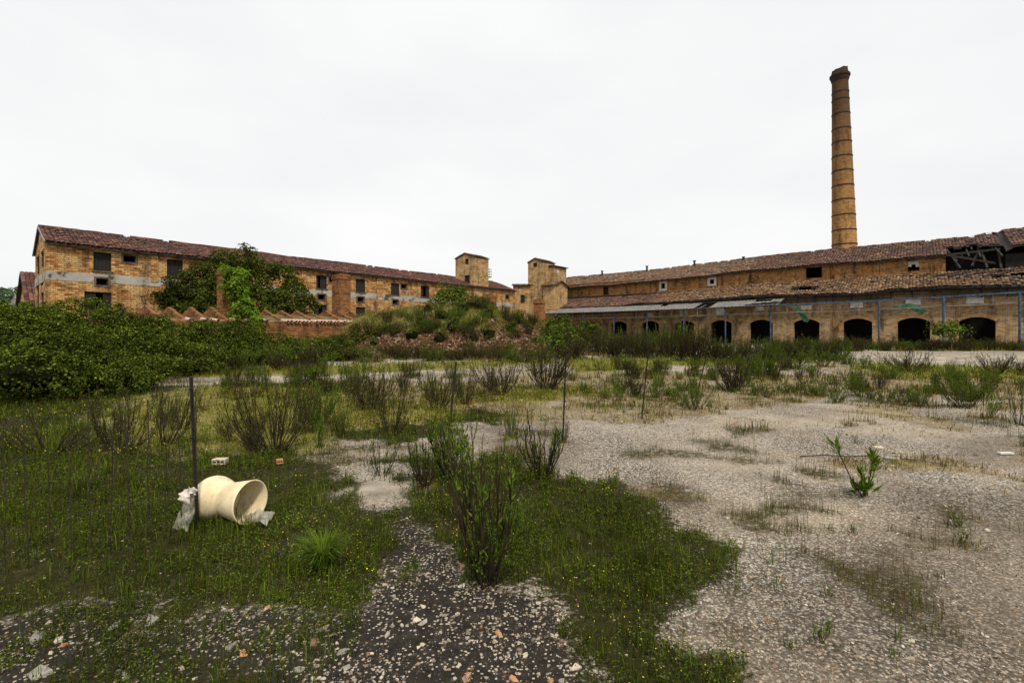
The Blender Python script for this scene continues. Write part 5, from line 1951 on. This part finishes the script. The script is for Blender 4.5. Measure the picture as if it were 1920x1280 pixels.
domes = [dome_proto(1, M['moundleaf']), dome_proto(2, M['moundleaf'])]
dl = [(850, 616, 15, "round dark dome bush in the middle of the rubble mound's grassy slope"), (824, 637, 13, "lowest dome bush, sitting at the upper edge of the brick rubble"), (878, 612, 11, "dome bush right beside the middle one on the mound"),
      (917, 630, 14, "dome bush at the centre right of the mound, above the rubble"), (958, 620, 12, "dome bush alone at the mound's right shoulder"), (802, 583, 10, "small dome bush near the left end of the mound's crest"),
      (792, 612, 13, "dome bush left of the middle one on the mound's slope"), (772, 632, 15, "broad dome bush at the mound's left, level with the rubble's top"), (830, 594, 13, "dome bush below the sapling on the mound's crest"),
      (868, 585, 13, "dark dome bush just under the mound's peak"), (916, 594, 13, "dome bush on the right of the mound's peak"), (968, 606, 10, "dome bush high at the mound's right end"), (1004, 640, 8, "tiny dome bush at the right foot of the mound"),
      (700, 645, 9, "small dome bush low on the mound's left flank"), (652, 652, 9, "dome bush farthest left on the mound's flank"), (890, 637, 9, "little dome bush at the rubble's upper edge right of centre")]
for i, (px, py, r, lab) in enumerate(dl):
    p = mound_spot(px, py)
    S = r / F * p[1] / .5 * .95
    rz = rng.random() * 6
    sc_ = (S, S, S * (.85 + .25 * rng.random()))
    pos = (p[0], p[1], p[2] - .12)
    if i < 2:
        t = domes[i]; t.location = pos; t.rotation_euler = (0, 0, rz); t.scale = sc_; t["label"] = lab; t["group"] = "dome bushes on the rubble mound"
    else:
        copy_thing(domes[i % 2], pos, rz, sc_, lab, "dome bushes on the rubble mound")
bush("shrub", "tall grassy shrub on the crest of the mound left of its peak", "shrub", [(kx(700) * 30.5, 30.5, .9, 1.6, 1.2, 1.15), (kx(730) * 31.5, 31.5, 1.6, 1.3, 1, .9), (kx(668) * 30, 30, .6, 1.0, .9, 1.0)], M['shrubdark'], 150, .16, .06, 33)
bush("shrub", "leafy shrub on the rubble mound's very top", "shrub", [(kx(883) * 33, 33, 3.3, .9, .8, .5), (kx(905) * 33.5, 33.5, 3.1, .6, .6, .5), (kx(860) * 33, 33, 3.2, .6, .6, .4)], M['shrubdark'], 130, .16, .06, 34)

# ------------------------------------------------------------------ weeds: shrub prototypes and copies


def shrub_proto(seed, h, spread, ns, branch, nleaf, leafL, leafW, mats, rad=.008, dead=0., low=.3):
    """vase of upright stems; returns a thing with the parts stems and leaves"""
    rng = np.random.default_rng(seed)
    t = thing("weed_shrub", "x", "shrub", (0, 0, 0))
    gs, gl = G(), G()
    for i in range(ns):
        az = rng.random() * 2 * math.pi
        tl = spread * math.sqrt(rng.random())
        hh = h * (.55 + .45 * rng.random())
        b = np.array([math.cos(az), math.sin(az), 0]) * .15 * h * rng.random()
        end = b + np.array([math.cos(az) * math.sin(tl), math.sin(az) * math.sin(tl), math.cos(tl)]) * hh
        mid = (b + end) / 2 + np.array([math.cos(az), math.sin(az), -.8]) * hh * (.05 + .16 * rng.random()) * tl / .6 + rng.normal(0, .02 * h, 3)
        f = np.linspace(0, 1, 6)[:, None]
        pts = (1 - f) ** 2 * b + 2 * f * (1 - f) * mid + f * f * end + rng.normal(0, .016 * h, (6, 3)) * f
        pts[0, 2] = -.03
        gs.tube(pts, np.linspace(rad, rad * .35, 6), 3)
        lines = [pts]
        for j in range(branch):
            k = rng.integers(1, 5)
            st = pts[k] + (pts[k + 1] - pts[k]) * rng.random()
            d = norm(norm(pts[k + 1] - pts[k]) + rng.normal(0, .28, 3) + [0, 0, .25])
            L = h * (.14 + .26 * rng.random())
            q = np.stack([st, st + d * L * .5 + rng.normal(0, .01 * h, 3), st + norm(d + [0, 0, .35]) * L])
            gs.tube(q, [rad * .5, rad * .38, rad * .25], 3)
            lines.append(q)
        for ln in lines:
            if rng.random() < dead:
                continue
            m = nleaf
            fr = low + (1 - low) * rng.random(m) ** .7
            ii = fr * (len(ln) - 1); i0 = np.minimum(ii.astype(int), len(ln) - 2); w = (ii - i0)[:, None]
            P = ln[i0] * (1 - w) + ln[i0 + 1] * w
            T = norm(ln[i0 + 1] - ln[i0])
            D = norm(T * .9 + rng.normal(0, .55, (m, 3)) + [0, 0, .15])
            s = .6 + .7 * rng.random(m)
            gl.leaves(P, D, leafL * s, leafW * s, 0, rng)
    t.name = {1: "twiggy_shrub", 2: "twiggy_shrub", 11: "twiggy_shrub", 3: "dark_shrub", 8: "brown_weed", 10: "dead_shrub", 6: "thin_weed", 7: "seedling", 9: "seedling"}.get(seed, "leafy_weed")
    ORG[t.name] = np.zeros(3)
    gs.build("stems", M['twig'], t)
    if gl.n:
        gl.build("leaves", M[mats], t)
    t["used"] = 0
    return t


PR = {
    'twiggy': shrub_proto(1, 1.0, .72, 44, 6, 7, .034, .011, 'shrubdark', .0068, .3, .45),
    'twiggy2': shrub_proto(2, 1.0, .6, 34, 6, 8, .036, .012, 'shrubdark', .0068, .2, .4),
    'dense': shrub_proto(3, 1.0, .62, 60, 6, 8, .036, .012, 'shrubdark', .0065, .2, .35),
    'leafy': shrub_proto(4, 1.0, .55, 30, 4, 12, .050, .014, 'shrubleaf', .007, .1, .15),
    'leafy2': shrub_proto(5, 1.0, .75, 34, 4, 13, .055, .016, 'shrubleaf', .007, .05, .1),
    'sparse': shrub_proto(6, 1.0, .40, 10, 3, 6, .055, .015, 'shrubleaf', .011, .3, .2),
    'tuft': shrub_proto(7, 1.0, .45, 14, 2, 16, .08, .022, 'shrubleaf', .008, .0, .2),
    'brown': shrub_proto(8, 1.0, .5, 46, 5, 6, .045, .015, 'shrubdark', .009, .25),
    'small': shrub_proto(9, 1.0, .5, 9, 2, 14, .11, .035, 'shrubleaf', .012, .0, .1),
}


PR['dead'] = shrub_proto(10, 1.0, .7, 26, 5, 2, .03, .01, 'shrubdark', .006, .8, .6)
PR['twiggy3'] = shrub_proto(11, 1.0, .9, 30, 8, 7, .036, .012, 'shrubdark', .0068, .35, .4)
PR['bushy'] = shrub_proto(12, 1.0, .85, 40, 6, 16, .045, .02, 'shrubleaf', .006, .05, .05)
PR['lanky'] = shrub_proto(14, 1.0, .55, 17, 5, 6, .07, .02, 'shrubleaf', .017, .35, .45)
PR['herb'] = shrub_proto(13, 1.0, .5, 20, 4, 14, .06, .026, 'shrubleaf', .006, .1, .1)
FEET = []


def weed(kind, px, py, top, wpx, label, group=None, cat="shrub", name=None):
    p = gnd(px, py)
    z0 = float(gz(*p))
    h = max(zat(top, p[1]) - z0, .06)
    wm_ = wpx / F * p[1]
    proto = PR[kind]
    spread_w = {'twiggy': 1.15, 'twiggy2': .98, 'dense': 1.0, 'leafy': .9, 'leafy2': 1.15, 'sparse': .7, 'tuft': .75, 'brown': .85, 'small': .75, 'dead': 1.05, 'twiggy3': 1.3, 'bushy': 1.2, 'herb': .85, 'lanky': .85}[kind]
    FEET.append((p[0], p[1], wm_))
    tilt = R.normal(0, .09, 2)
    sxy = wm_ / spread_w
    rz = R.random() * 6.28
    if proto["used"] == 0:
        proto["used"] = 1
        proto.location = (p[0], p[1], z0); proto.rotation_euler = (tilt[0], tilt[1], rz); proto.scale = (sxy, sxy, h * 1.05)
        proto["label"] = label; proto["category"] = cat
        if group: proto["group"] = group
        return proto
    c_ = copy_thing(proto, (p[0], p[1], z0), rz, (sxy, sxy * (.8 + .4 * R.random()), h * 1.05), label, group, cat)
    c_.rotation_euler = (tilt[0], tilt[1], rz)
    return c_


W1 = [('twiggy', 515, 850, 715, 160, "largest dark twiggy shrub, bare stems fanning out wide, in the grass above the cream pipe"),
      ('bushy', 592, 795, 722, 85, "green leafy shrub just right of and behind the largest twiggy shrub"),
      ('twiggy3', 735, 815, 712, 90, "airy dark-stemmed shrub standing in yellowish grass left of the second fence post"),
      ('dense', 695, 768, 694, 90, "dense blackish shrub on the pale strip, behind the airy dark-stemmed one"),
      ('twiggy2', 822, 768, 690, 75, "grey-green twiggy shrub directly behind the second fence post"),
      ('twiggy', 872, 758, 692, 50, "narrow dark shrub just right of the second fence post's top"),
      ('dense', 1025, 730, 642, 95, "big black vase-shaped shrub left of the third fence post's top"),
      ('twiggy2', 938, 740, 672, 95, "wide dark green shrub left of the big black vase-shaped one"),
      ('herb', 848, 905, 800, 85, "leafy upright weed clump around the foot of the second fence post"),
      ('leafy', 800, 910, 830, 60, "lower leafy weeds left of the second fence post's clump"),
      ('lanky', 915, 1092, 855, 130, "tall thin dark-stemmed weed in the foreground, leafy at its foot"),
      ('herb', 925, 1095, 985, 100, "dense green growth around the base of the tall foreground weed"),
      ('herb', 968, 1010, 940, 50, "broad-leaved green shoot right of the tall foreground weed"),
      ('twiggy2', 900, 965, 880, 80, "dark weed clump behind the tall foreground weed"),
      ('lanky', 848, 902, 782, 70, "tall dark stems standing in the leafy clump at the second fence post"),
      ('twiggy2', 938, 1002, 885, 60, "upright dark stems rising from the grass right behind the tall foreground weed"),
      ('lanky', 880, 985, 812, 80, "tallest bare dark stems left of centre, between the second post and the foreground weed"),
      ('lanky', 795, 918, 815, 50, "thin dark stems left of the leafy clump at the second fence post"),
      ('lanky', 1018, 898, 790, 85, "open twiggy shrub at the top edge of the central grass patch"),
      ('leafy', 1020, 898, 850, 50, "small green weed at the foot of the open twiggy shrub"),
      ('leafy', 957, 818, 758, 34, "small upright green weed alone on pale gravel right of the second post"),
      ('twiggy3', 225, 850, 722, 120, "dark bare shrub seen through the wire mesh"),
      ('twiggy2', 312, 835, 720, 90, "thin dark shrub left of the first fence post, behind the mesh"),
      ('dead', 90, 850, 775, 190, "low dark tangle of bent stems at the left edge behind the mesh"),
      ('brown', 1375, 733, 668, 75, "spreading twiggy shrub with green tips at the fifth leaning post"),
      ('bushy', 1432, 705, 664, 60, "rounded bright green shrub beside the sixth leaning post"),
      ('leafy', 1610, 744, 712, 50, "small dark green clump in the middle of the dry ground on the right"),
      ('leafy', 1808, 765, 703, 75, "largest green clump on the gravel near the right edge"),
      ('tuft', 1853, 783, 745, 30, "short green tuft right below the largest right-hand clump"),
      ('sparse', 1908, 795, 718, 40, "leaning green weed cut by the right edge"),
      ('leafy', 1692, 760, 735, 32, "small weed pair's left plant on the right-hand gravel"),
      ('leafy', 1725, 762, 735, 34, "small weed pair's right plant on the right-hand gravel"),
      ('twiggy', 1700, 697, 655, 95, "wide greyish twiggy shrub before the pale road on the right"),
      ('twiggy2', 1868, 700, 662, 65, "dark twiggy shrub before the pale road near the right edge"),
      ('leafy', 1302, 768, 722, 60, "green weed clump at the foot of the fifth leaning post"),
      ('leafy', 1228, 745, 707, 35, "slim green weed right of the fourth fence post"),
      ('tuft', 1165, 752, 728, 24, "small green tuft between the third and fourth fence posts"),
      ('twiggy2', 438, 722, 684, 50, "left one of three dark sprigs on the pale strip before the brambles"),
      ('leafy', 482, 718, 680, 42, "middle of three dark sprigs on the pale strip before the brambles"),
      ('herb', 575, 722, 690, 60, "dark sprig on the pale strip above the largest twiggy shrub"),
      ('leafy', 640, 818, 770, 40, "slim green weed left of the grey gravel strip in the middle"),
      ('sparse', 718, 892, 815, 60, "few thin stems above the cracked concrete slab"),
      ('twiggy2', 1055, 830, 790, 36, "dead tuft of stems at the foot of the third fence post"),
      ('leafy2', 1492, 692, 655, 60, "dark green shrub behind the seventh post"),
      ('leafy2', 1545, 688, 655, 55, "green shrub where the pale road begins on the right"),
      ('leafy', 1590, 683, 662, 40, "low green shrub left of the road's bright grass"),
      ('tuft', 1600, 1000, 985, 14, "seedling alone on the gravel below the oleander-like plant"),
      ('tuft', 1795, 988, 962, 26, "feathery green tuft near the right edge of the gravel"),
      ('small', 1802, 1020, 995, 22, "broad-leaved seedling beside the brown moss strip at the right"),
      ('small', 1540, 1203, 1160, 30, "dark seedling with one upright leaf in the lower right gravel"),
      ('sparse', 1560, 735, 700, 40, "thin dead stems beside the small dark clump on the dry ground"),
      ('brown', 1180, 705, 672, 40, "twiggy green weed behind the fourth fence post"),
      ('leafy2', 1240, 703, 678, 45, "bushy green weed left of the small pale slab"),
      ]
for w in W1:
    cat = "grass tussock" if "tussock" in w[5] else ("seedling" if "seedling" in w[5] else "shrub")
    weed(*w[:6], None, cat)
# numerous look-alikes
rng = np.random.default_rng(77)
for i in range(58):
    px = 1040 + 540 * (i + rng.random()) / 58
    py = 662 + 11 * rng.random() + (6 if px > 1250 else 0)
    top = (622 if px < 1330 else 640) + rng.normal(0, 6)
    weed(['brown', 'dead', 'dense', 'bushy', 'twiggy3', 'brown'][rng.integers(6)], px, py, top, 34 + 26 * rng.random(), "tall brownish weed in the thick belt between the mound and the factory arches", "weeds in the belt before the arches")
for i in range(44):
    px = 1440 + 560 * (i + rng.random()) / 44
    py = 655 + 3.5 * rng.random()
    weed(['dense', 'leafy2', 'brown'][rng.integers(3)], px, py, 638 + rng.normal(0, 4), 26 + 16 * rng.random(), "low dark weed in the strip along the foot of the arches", "weeds along the foot of the arches")
for i in range(34):
    px = 560 + 470 * (i + rng.random()) / 34
    py = 674 + rng.normal(0, 3)
    weed(['leafy2', 'dense', 'leafy', 'brown'][rng.integers(4)], px, py, 650 + rng.normal(0, 6), 30 + 24 * rng.random(), "dark green weed in the row along the foot of the rubble mound", "weeds along the foot of the mound")
for i in range(46):
    px = 420 + 520 * rng.random(); py = 703 + 50 * rng.random()
    weed(['twiggy2', 'herb', 'brown', 'sparse', 'dead', 'twiggy3'][rng.integers(6)], px, py, py - 22 - 22 * rng.random(), 18 + 20 * rng.random(), "small dark sprig scattered over the pale strip and dry grass left of centre", "sprigs left of centre")
for i in range(60):
    px = 1060 + 480 * rng.random(); py = 690 + 60 * rng.random() ** 1.3
    weed(['tuft', 'leafy', 'herb', 'brown', 'bushy'][rng.integers(5)], px, py, py - 13 - 20 * rng.random(), 12 + 20 * rng.random(), "little green weed dotted over the dry ground right of the third fence post", "little weeds right of centre")
for i in range(40):
    px = 1560 + 380 * rng.random(); py = 690 + 65 * rng.random()
    weed(['tuft', 'herb', 'twiggy2', 'bushy', 'brown', 'dead'][rng.integers(6)], px, py, py - 14 - 20 * rng.random(), 14 + 22 * rng.random(), "little weed on the bright grass and gravel towards the right edge", "little weeds near the right edge")
for i in range(26):
    px = 150 + 480 * rng.random(); py = 760 + 90 * rng.random()
    weed(['twiggy2', 'herb', 'sparse', 'dead'][rng.integers(4)], px, py, py - 25 - 30 * rng.random(), 20 + 20 * rng.random(), "thin weed rising from the green grass left of the largest twiggy shrub's line", "weeds in the left-hand grass")

rng = np.random.default_rng(41)
for i in range(46):
    px = 640 + 400 * rng.random()
    crest = float(np.interp(px, [600, 700, 800, 870, 950, 1010, 1050], [640, 606, 576, 562, 585, 606, 636]))
    py = crest + 3 + (632 - crest) * rng.random() ** 1.3
    p = mound_spot(px, min(py, 640))
    kind = ['leafy2', 'brown', 'leafy', 'dense'][rng.integers(4)]
    S = (.5 + .5 * rng.random())
    copy_thing(PR[kind], (p[0], p[1], p[2] - .05), rng.random() * 6.28, (S * 1.1, S * 1.1, S), "rough weed growing on the grassy slope of the rubble mound", "weeds on the rubble mound", "shrub")
# tussock of long blades below the pipe
tp = gnd(605, 1068)
rng = np.random.default_rng(61)
g = G()
n = 420
az = rng.random(n) * 6.28; el = .25 + .75 * rng.random(n)
L = .30 * (.5 + .6 * rng.random(n))
d = np.stack([np.cos(az), np.sin(az), np.zeros(n)], -1)
sd_ = np.stack([-np.sin(az), np.cos(az), np.zeros(n)], -1) * .0028
P = v3(tp, .0) + d * (.035 * rng.random((n, 1)))
m1 = P + d * (L * el * .4)[:, None] + np.array([0, 0, 1.]) * (L * .62)[:, None]
m2 = P + d * (L * el * .95)[:, None] + np.array([0, 0, 1.]) * (L * (.9 - .45 * el * rng.random(n)))[:, None]
V = np.stack([P - sd_, P + sd_, m1 + sd_ * .9, m1 - sd_ * .9, m2], 1)
k = np.arange(n)[:, None] * 5
g.add(V.reshape(-1, 3), k + [[0, 1, 2, 3]])
g.c.append((np.zeros((0, 3)), k + [[3, 2, 4]], 0, None))
tag(g.build("grass_tussock", M['shrubleaf'], org=v3(tp, 0)), "bright green tussock of long grass blades below the cream pipe", "grass tussock")

rng = np.random.default_rng(43)
for i in range(18):
    px = 215 + 400 * (i + rng.random()) / 18
    py = 700 - (px - 215) * .035 + rng.normal(0, 4)
    weed(['bushy', 'brown', 'dense', 'twiggy3', 'herb'][rng.integers(5)], px, py, py - 26 - 26 * rng.random(), 34 + 30 * rng.random(), "rough weed along the front edge of the bramble thickets", "weeds along the brambles")

# oleander-like plant on the gravel
po = gnd(1619, 932)
ol = thing("oleander_plant", "young oleander-like plant with long pointed leaves, alone on the gravel at right", "plant", v3(po, 0))
gs, gl = G(), G()
rng = np.random.default_rng(55)


def opt(px, py):
    return np.array([kx(px) * po[1], po[1], zat(py, po[1])])


st = [[(1617, 930), (1600, 905), (1583, 870), (1565, 832)], [(1620, 930), (1618, 900), (1612, 880)], [(1622, 930), (1632, 890), (1638, 855)], [(1622, 930), (1636, 895), (1644, 868)]]
for ln in st:
    P = np.array([opt(*q) for q in ln])
    gs.tube(P, np.linspace(.007, .004, len(P)), 5)
for ln, n_, L in ((st[0], 13, .17), (st[1], 16, .11), (st[2], 24, .13), (st[3], 18, .11)):
    e = opt(*ln[-1]); d0 = norm(e - opt(*ln[-2]))
    P = e - d0 * (rng.random((n_, 1)) ** 1.5 * .15)
    a = rng.random(n_) * 6.28
    D = d0 * 1.0 + np.stack([np.cos(a), np.sin(a), np.zeros(n_)], -1) * (.35 + .8 * rng.random((n_, 1)))
    gl.leaves(P, D, L * (.6 + .5 * rng.random(n_)), L * .17, 0, rng)
P = v3(po, .03) + rng.normal(0, .03, (60, 3)) * [1, 1, .6] + [0, 0, .03]
gl.leaves(P, rng.normal(0, .5, (60, 3)) + [0, 0, .9], .13 * (.7 + .5 * rng.random(60)), .03, 0, rng)
gs.build("stems", M['twig'], ol)
gl.build("leaves", M['shrubleaf'], ol)

# ------------------------------------------------------------------ grass, stalks, flowers (uncountable)


def blades(g, X, Y, Zg, H, W, rng, bend=.45):
    n = len(X)
    az = rng.random(n) * 6.28
    d = np.stack([np.cos(az), np.sin(az), np.zeros(n)], -1)
    s = np.stack([-np.sin(az + rng.normal(0, .8, n)), np.cos(az), np.zeros(n)], -1)
    b = np.abs(rng.normal(0, bend, n))[:, None]
    P = np.stack([X, Y, Zg - .01], -1)
    u = np.array([0, 0, 1.])
    m = P + u * H[:, None] * .6 + d * H[:, None] * b * .3
    t = P + u * H[:, None] * np.cos(b) + d * H[:, None] * b
    w = W[:, None] / 2
    V = np.stack([P - s * w, P + s * w, m + s * w * .8, m - s * w * .8, t], 1)
    k = np.arange(n)[:, None] * 5
    g.add(V.reshape(-1, 3), k + [[0, 1, 2, 3]])
    g.c.append((np.zeros((0, 3)), k + [[3, 2, 4]] + g.n - n * 5, 0, None))


rng = np.random.default_rng(99)
gg, gd_, gl_, gst, gfl, gcl = G(), G(), G(), G(), G(), G()
for y0, y1, dens, h, w in ((1.7, 3.0, 4200, .075, .0028), (3.0, 4.6, 2600, .085, .0038), (4.6, 7.2, 1150, .10, .006), (7.2, 12, 420, .13, .010), (12, 20, 150, .16, .018), (20, 31, 55, .2, .032)):
    X, Y = frame_points(rng, y0, y1, dens, 1.25)
    z = zones(X, Y)
    cl = fbm(X * 1.5, Y * 1.5, 71)
    kmx = z['mixed'] & ~z['green'] & (rng.random(len(X)) < np.clip(fbm(X * 2.6, Y * 2.6, 75) * 4.2 - 1.25, .03, .9))
    cov = np.clip(cl * 3.0 - .6, .32, 1) * .85
    r = rng.random(len(X))
    Zg = gz(X, Y)
    kg = (z['green'] & ~z['pale'] & (r < cov)) | kmx
    kd = z['dry'] & ~z['green'] & ~z['pale'] & (r < np.clip(cl * 2.6 - .75, .05, .9))
    km = z['moss'] & (r < 1.1 * cov)
    kl_ = z['lush'] & ~z['pale'] & (r < cov)
    ksp = ~z['green'] & ~z['dry'] & ~z['pale'] & ~z['lush'] & (r < .012 + .03 * (cl > .6))
    for k, G_, hs_, ws_ in ((kg, gg, 1., 1.), (kd, gd_, .62, .9), (kl_, gl_, .9, 1.), (ksp, gd_, .7, 1.), (km, gg, .7, .8), (km & (rng.random(len(X)) < .6), gd_, .7, .8), (kd & (rng.random(len(X)) < .45), gg, .8, 1.)):
        nk = k.sum()
        blades(G_, X[k], Y[k], Zg[k], h * hs_ * np.where(rng.random(nk) < .4, 1., .5) * (.4 + 1.0 * rng.random(nk)) * (.55 + .9 * cl[k]), w * ws_ * (.6 + .8 * rng.random(nk)), rng)
    # clover-like small leaves between the blades
    for rep_ in range(3):
        k2 = (kg | (kl_ & (rng.random(len(X)) < .4))) & (rng.random(len(X)) < (.75 if y0 < 12 else .4)) & (fbm(X * 4, Y * 4, 73, 2) > .38)
        n2 = k2.sum()
        f = (w / .0035) ** .7
        P = np.stack([X[k2] + rng.normal(0, .012 * f, n2), Y[k2] + rng.normal(0, .012 * f, n2), Zg[k2] + h * (.15 + .75 * rng.random(n2)) * (.4 + 1.0 * cl[k2])], -1)
        N = rng.normal(0, .5, (n2, 3)) + [0, 0, .8]
        gcl.leaves(P, np.cross(N, rng.normal(size=(n2, 3))), .0155 * (.5 + .9 * rng.random(n2)) * f, .0105 * f, 0, rng, N=N)
    # thin red-brown stalks
    k3 = ((kg | kd) & (rng.random(len(X)) < .10)) | (km & (rng.random(len(X)) < .3))
    n3 = k3.sum()
    blades(gst, X[k3], Y[k3], Zg[k3], h * 1.9 * (.5 + .8 * rng.random(n3)), np.full(n3, w * .55), rng, .15)
    # yellow flowers
    if y0 < 12:
        k4 = (kg | kl_) & (rng.random(len(X)) < .06) & (fbm(X * .8, Y * .8, 81) > .5)
        n4 = k4.sum()
        P = np.stack([X[k4], Y[k4], Zg[k4] + h * (.7 + .5 * rng.random(n4))], -1)
        for j in range(2):
            gfl.leaves(P, rng.normal(0, 1, (n4, 3)) + [0, 0, .3], .0056 * (y1 / 3.5) ** .6, .006 * (y1 / 3.5) ** .6, 0, rng)
# ragged taller tufts, and grass round the feet of the weeds
for y0, y1, dens, hh, ww, nb in ((1.8, 4, 62, .16, .003, 24), (4, 7.5, 28, .18, .0045, 22), (7.5, 14, 5, .23, .009, 18), (14, 27, 1.1, .3, .02, 14)):
    X, Y = frame_points(rng, y0, y1, dens, 1.25)
    z = zones(X, Y)
    k = (z['green'] | (z['mixed'] & (rng.random(len(X)) < .5)) | (z['lush'] & (rng.random(len(X)) < .7)) | (z['dry'] & (rng.random(len(X)) < .35))) & ~z['pale'] | (rng.random(len(X)) < .035)
    k &= rng.random(len(X)) < np.clip(fbm(X * 1.9, Y * 1.9, 111) * 4 - 1.3, .04, 1)
    X, Y = np.repeat(X[k], nb), np.repeat(Y[k], nb)
    sz = np.repeat(.45 + .9 * rng.random(k.sum()) ** 1.5, nb)
    X = X + rng.normal(0, hh * .22, len(X)) * sz; Y = Y + rng.normal(0, hh * .22, len(Y)) * sz
    blades(gg, X, Y, gz(X, Y), hh * sz * (.4 + .75 * rng.random(len(X))), np.full(len(X), ww), rng, .5)
for q in np.linspace(-.05, 1.05, 12):
    c_ = np.array([rimc[0], rimc[1]]) - ax[:2] * LP * q - np.array([-ax[1], ax[0]]) * .155
    m = 34
    X = c_[0] + rng.normal(0, .035, m); Y = c_[1] + rng.normal(0, .03, m)
    blades(gg, X, Y, gz(X, Y), .085 * (.4 + .9 * rng.random(m)), np.full(m, .0034), rng, .5)
for fx, fy, fw in FEET:
    m = int(np.clip(20 + 70 * fw, 18, 70))
    X = fx + rng.normal(0, fw * .28 + .03, m); Y = fy + rng.normal(0, fw * .28 + .03, m)
    blades(gg if rng.random() < .65 else gd_, X, Y, gz(X, Y), (.05 + .008 * fy) * (.4 + .9 * rng.random(m)), np.full(m, .0012 * fy), rng, .55)
for nm, G_, mt in (("grass", gg, 'grass'), ("clover_foliage", gcl, 'grass'), ("dry_grass", gd_, 'dry'), ("bright_grass", gl_, 'lush'), ("stalk_grass", gst, 'stalk'), ("wildflowers", gfl, 'flower')):
    o = G_.build(nm, M[mt]); o["kind"] = "stuff"
# grass over the mound
g = G()
n = 26000
X = MC[0] + (rng.random(n) - .5) * 24; Y = MC[1] - 6.5 + rng.random(n) * 9
Zr = mound_z(X, Y)
k = (Zr > .05) & ((Zr + (fbm(X * .7, Y * .7, 63) - .5) * 1.5 > 1.7) | (X < -9.5) & (rng.random(n) < .5)) & (fbm(X * .9, Y * .9, 91) > .33)
X, Y, Zr = X[k], Y[k], Zr[k]
cl = fbm(X * .8, Y * .8, 93)
blades(g, X, Y, Zr, .24 * (.5 + .9 * rng.random(len(X))) * (.4 + 1.1 * cl), np.full(len(X), .03), rng, .5)
k = rng.random(len(X)) < .45
o = g.build("mound_grass", leaf_mat("mound_grass_blade", [(.05, .07, .012), (.10, .13, .02), (.17, .17, .035), (.2, .14, .05), (.08, .11, .02)], .8, .3, .7)); o["kind"] = "stuff"
print("scene built")
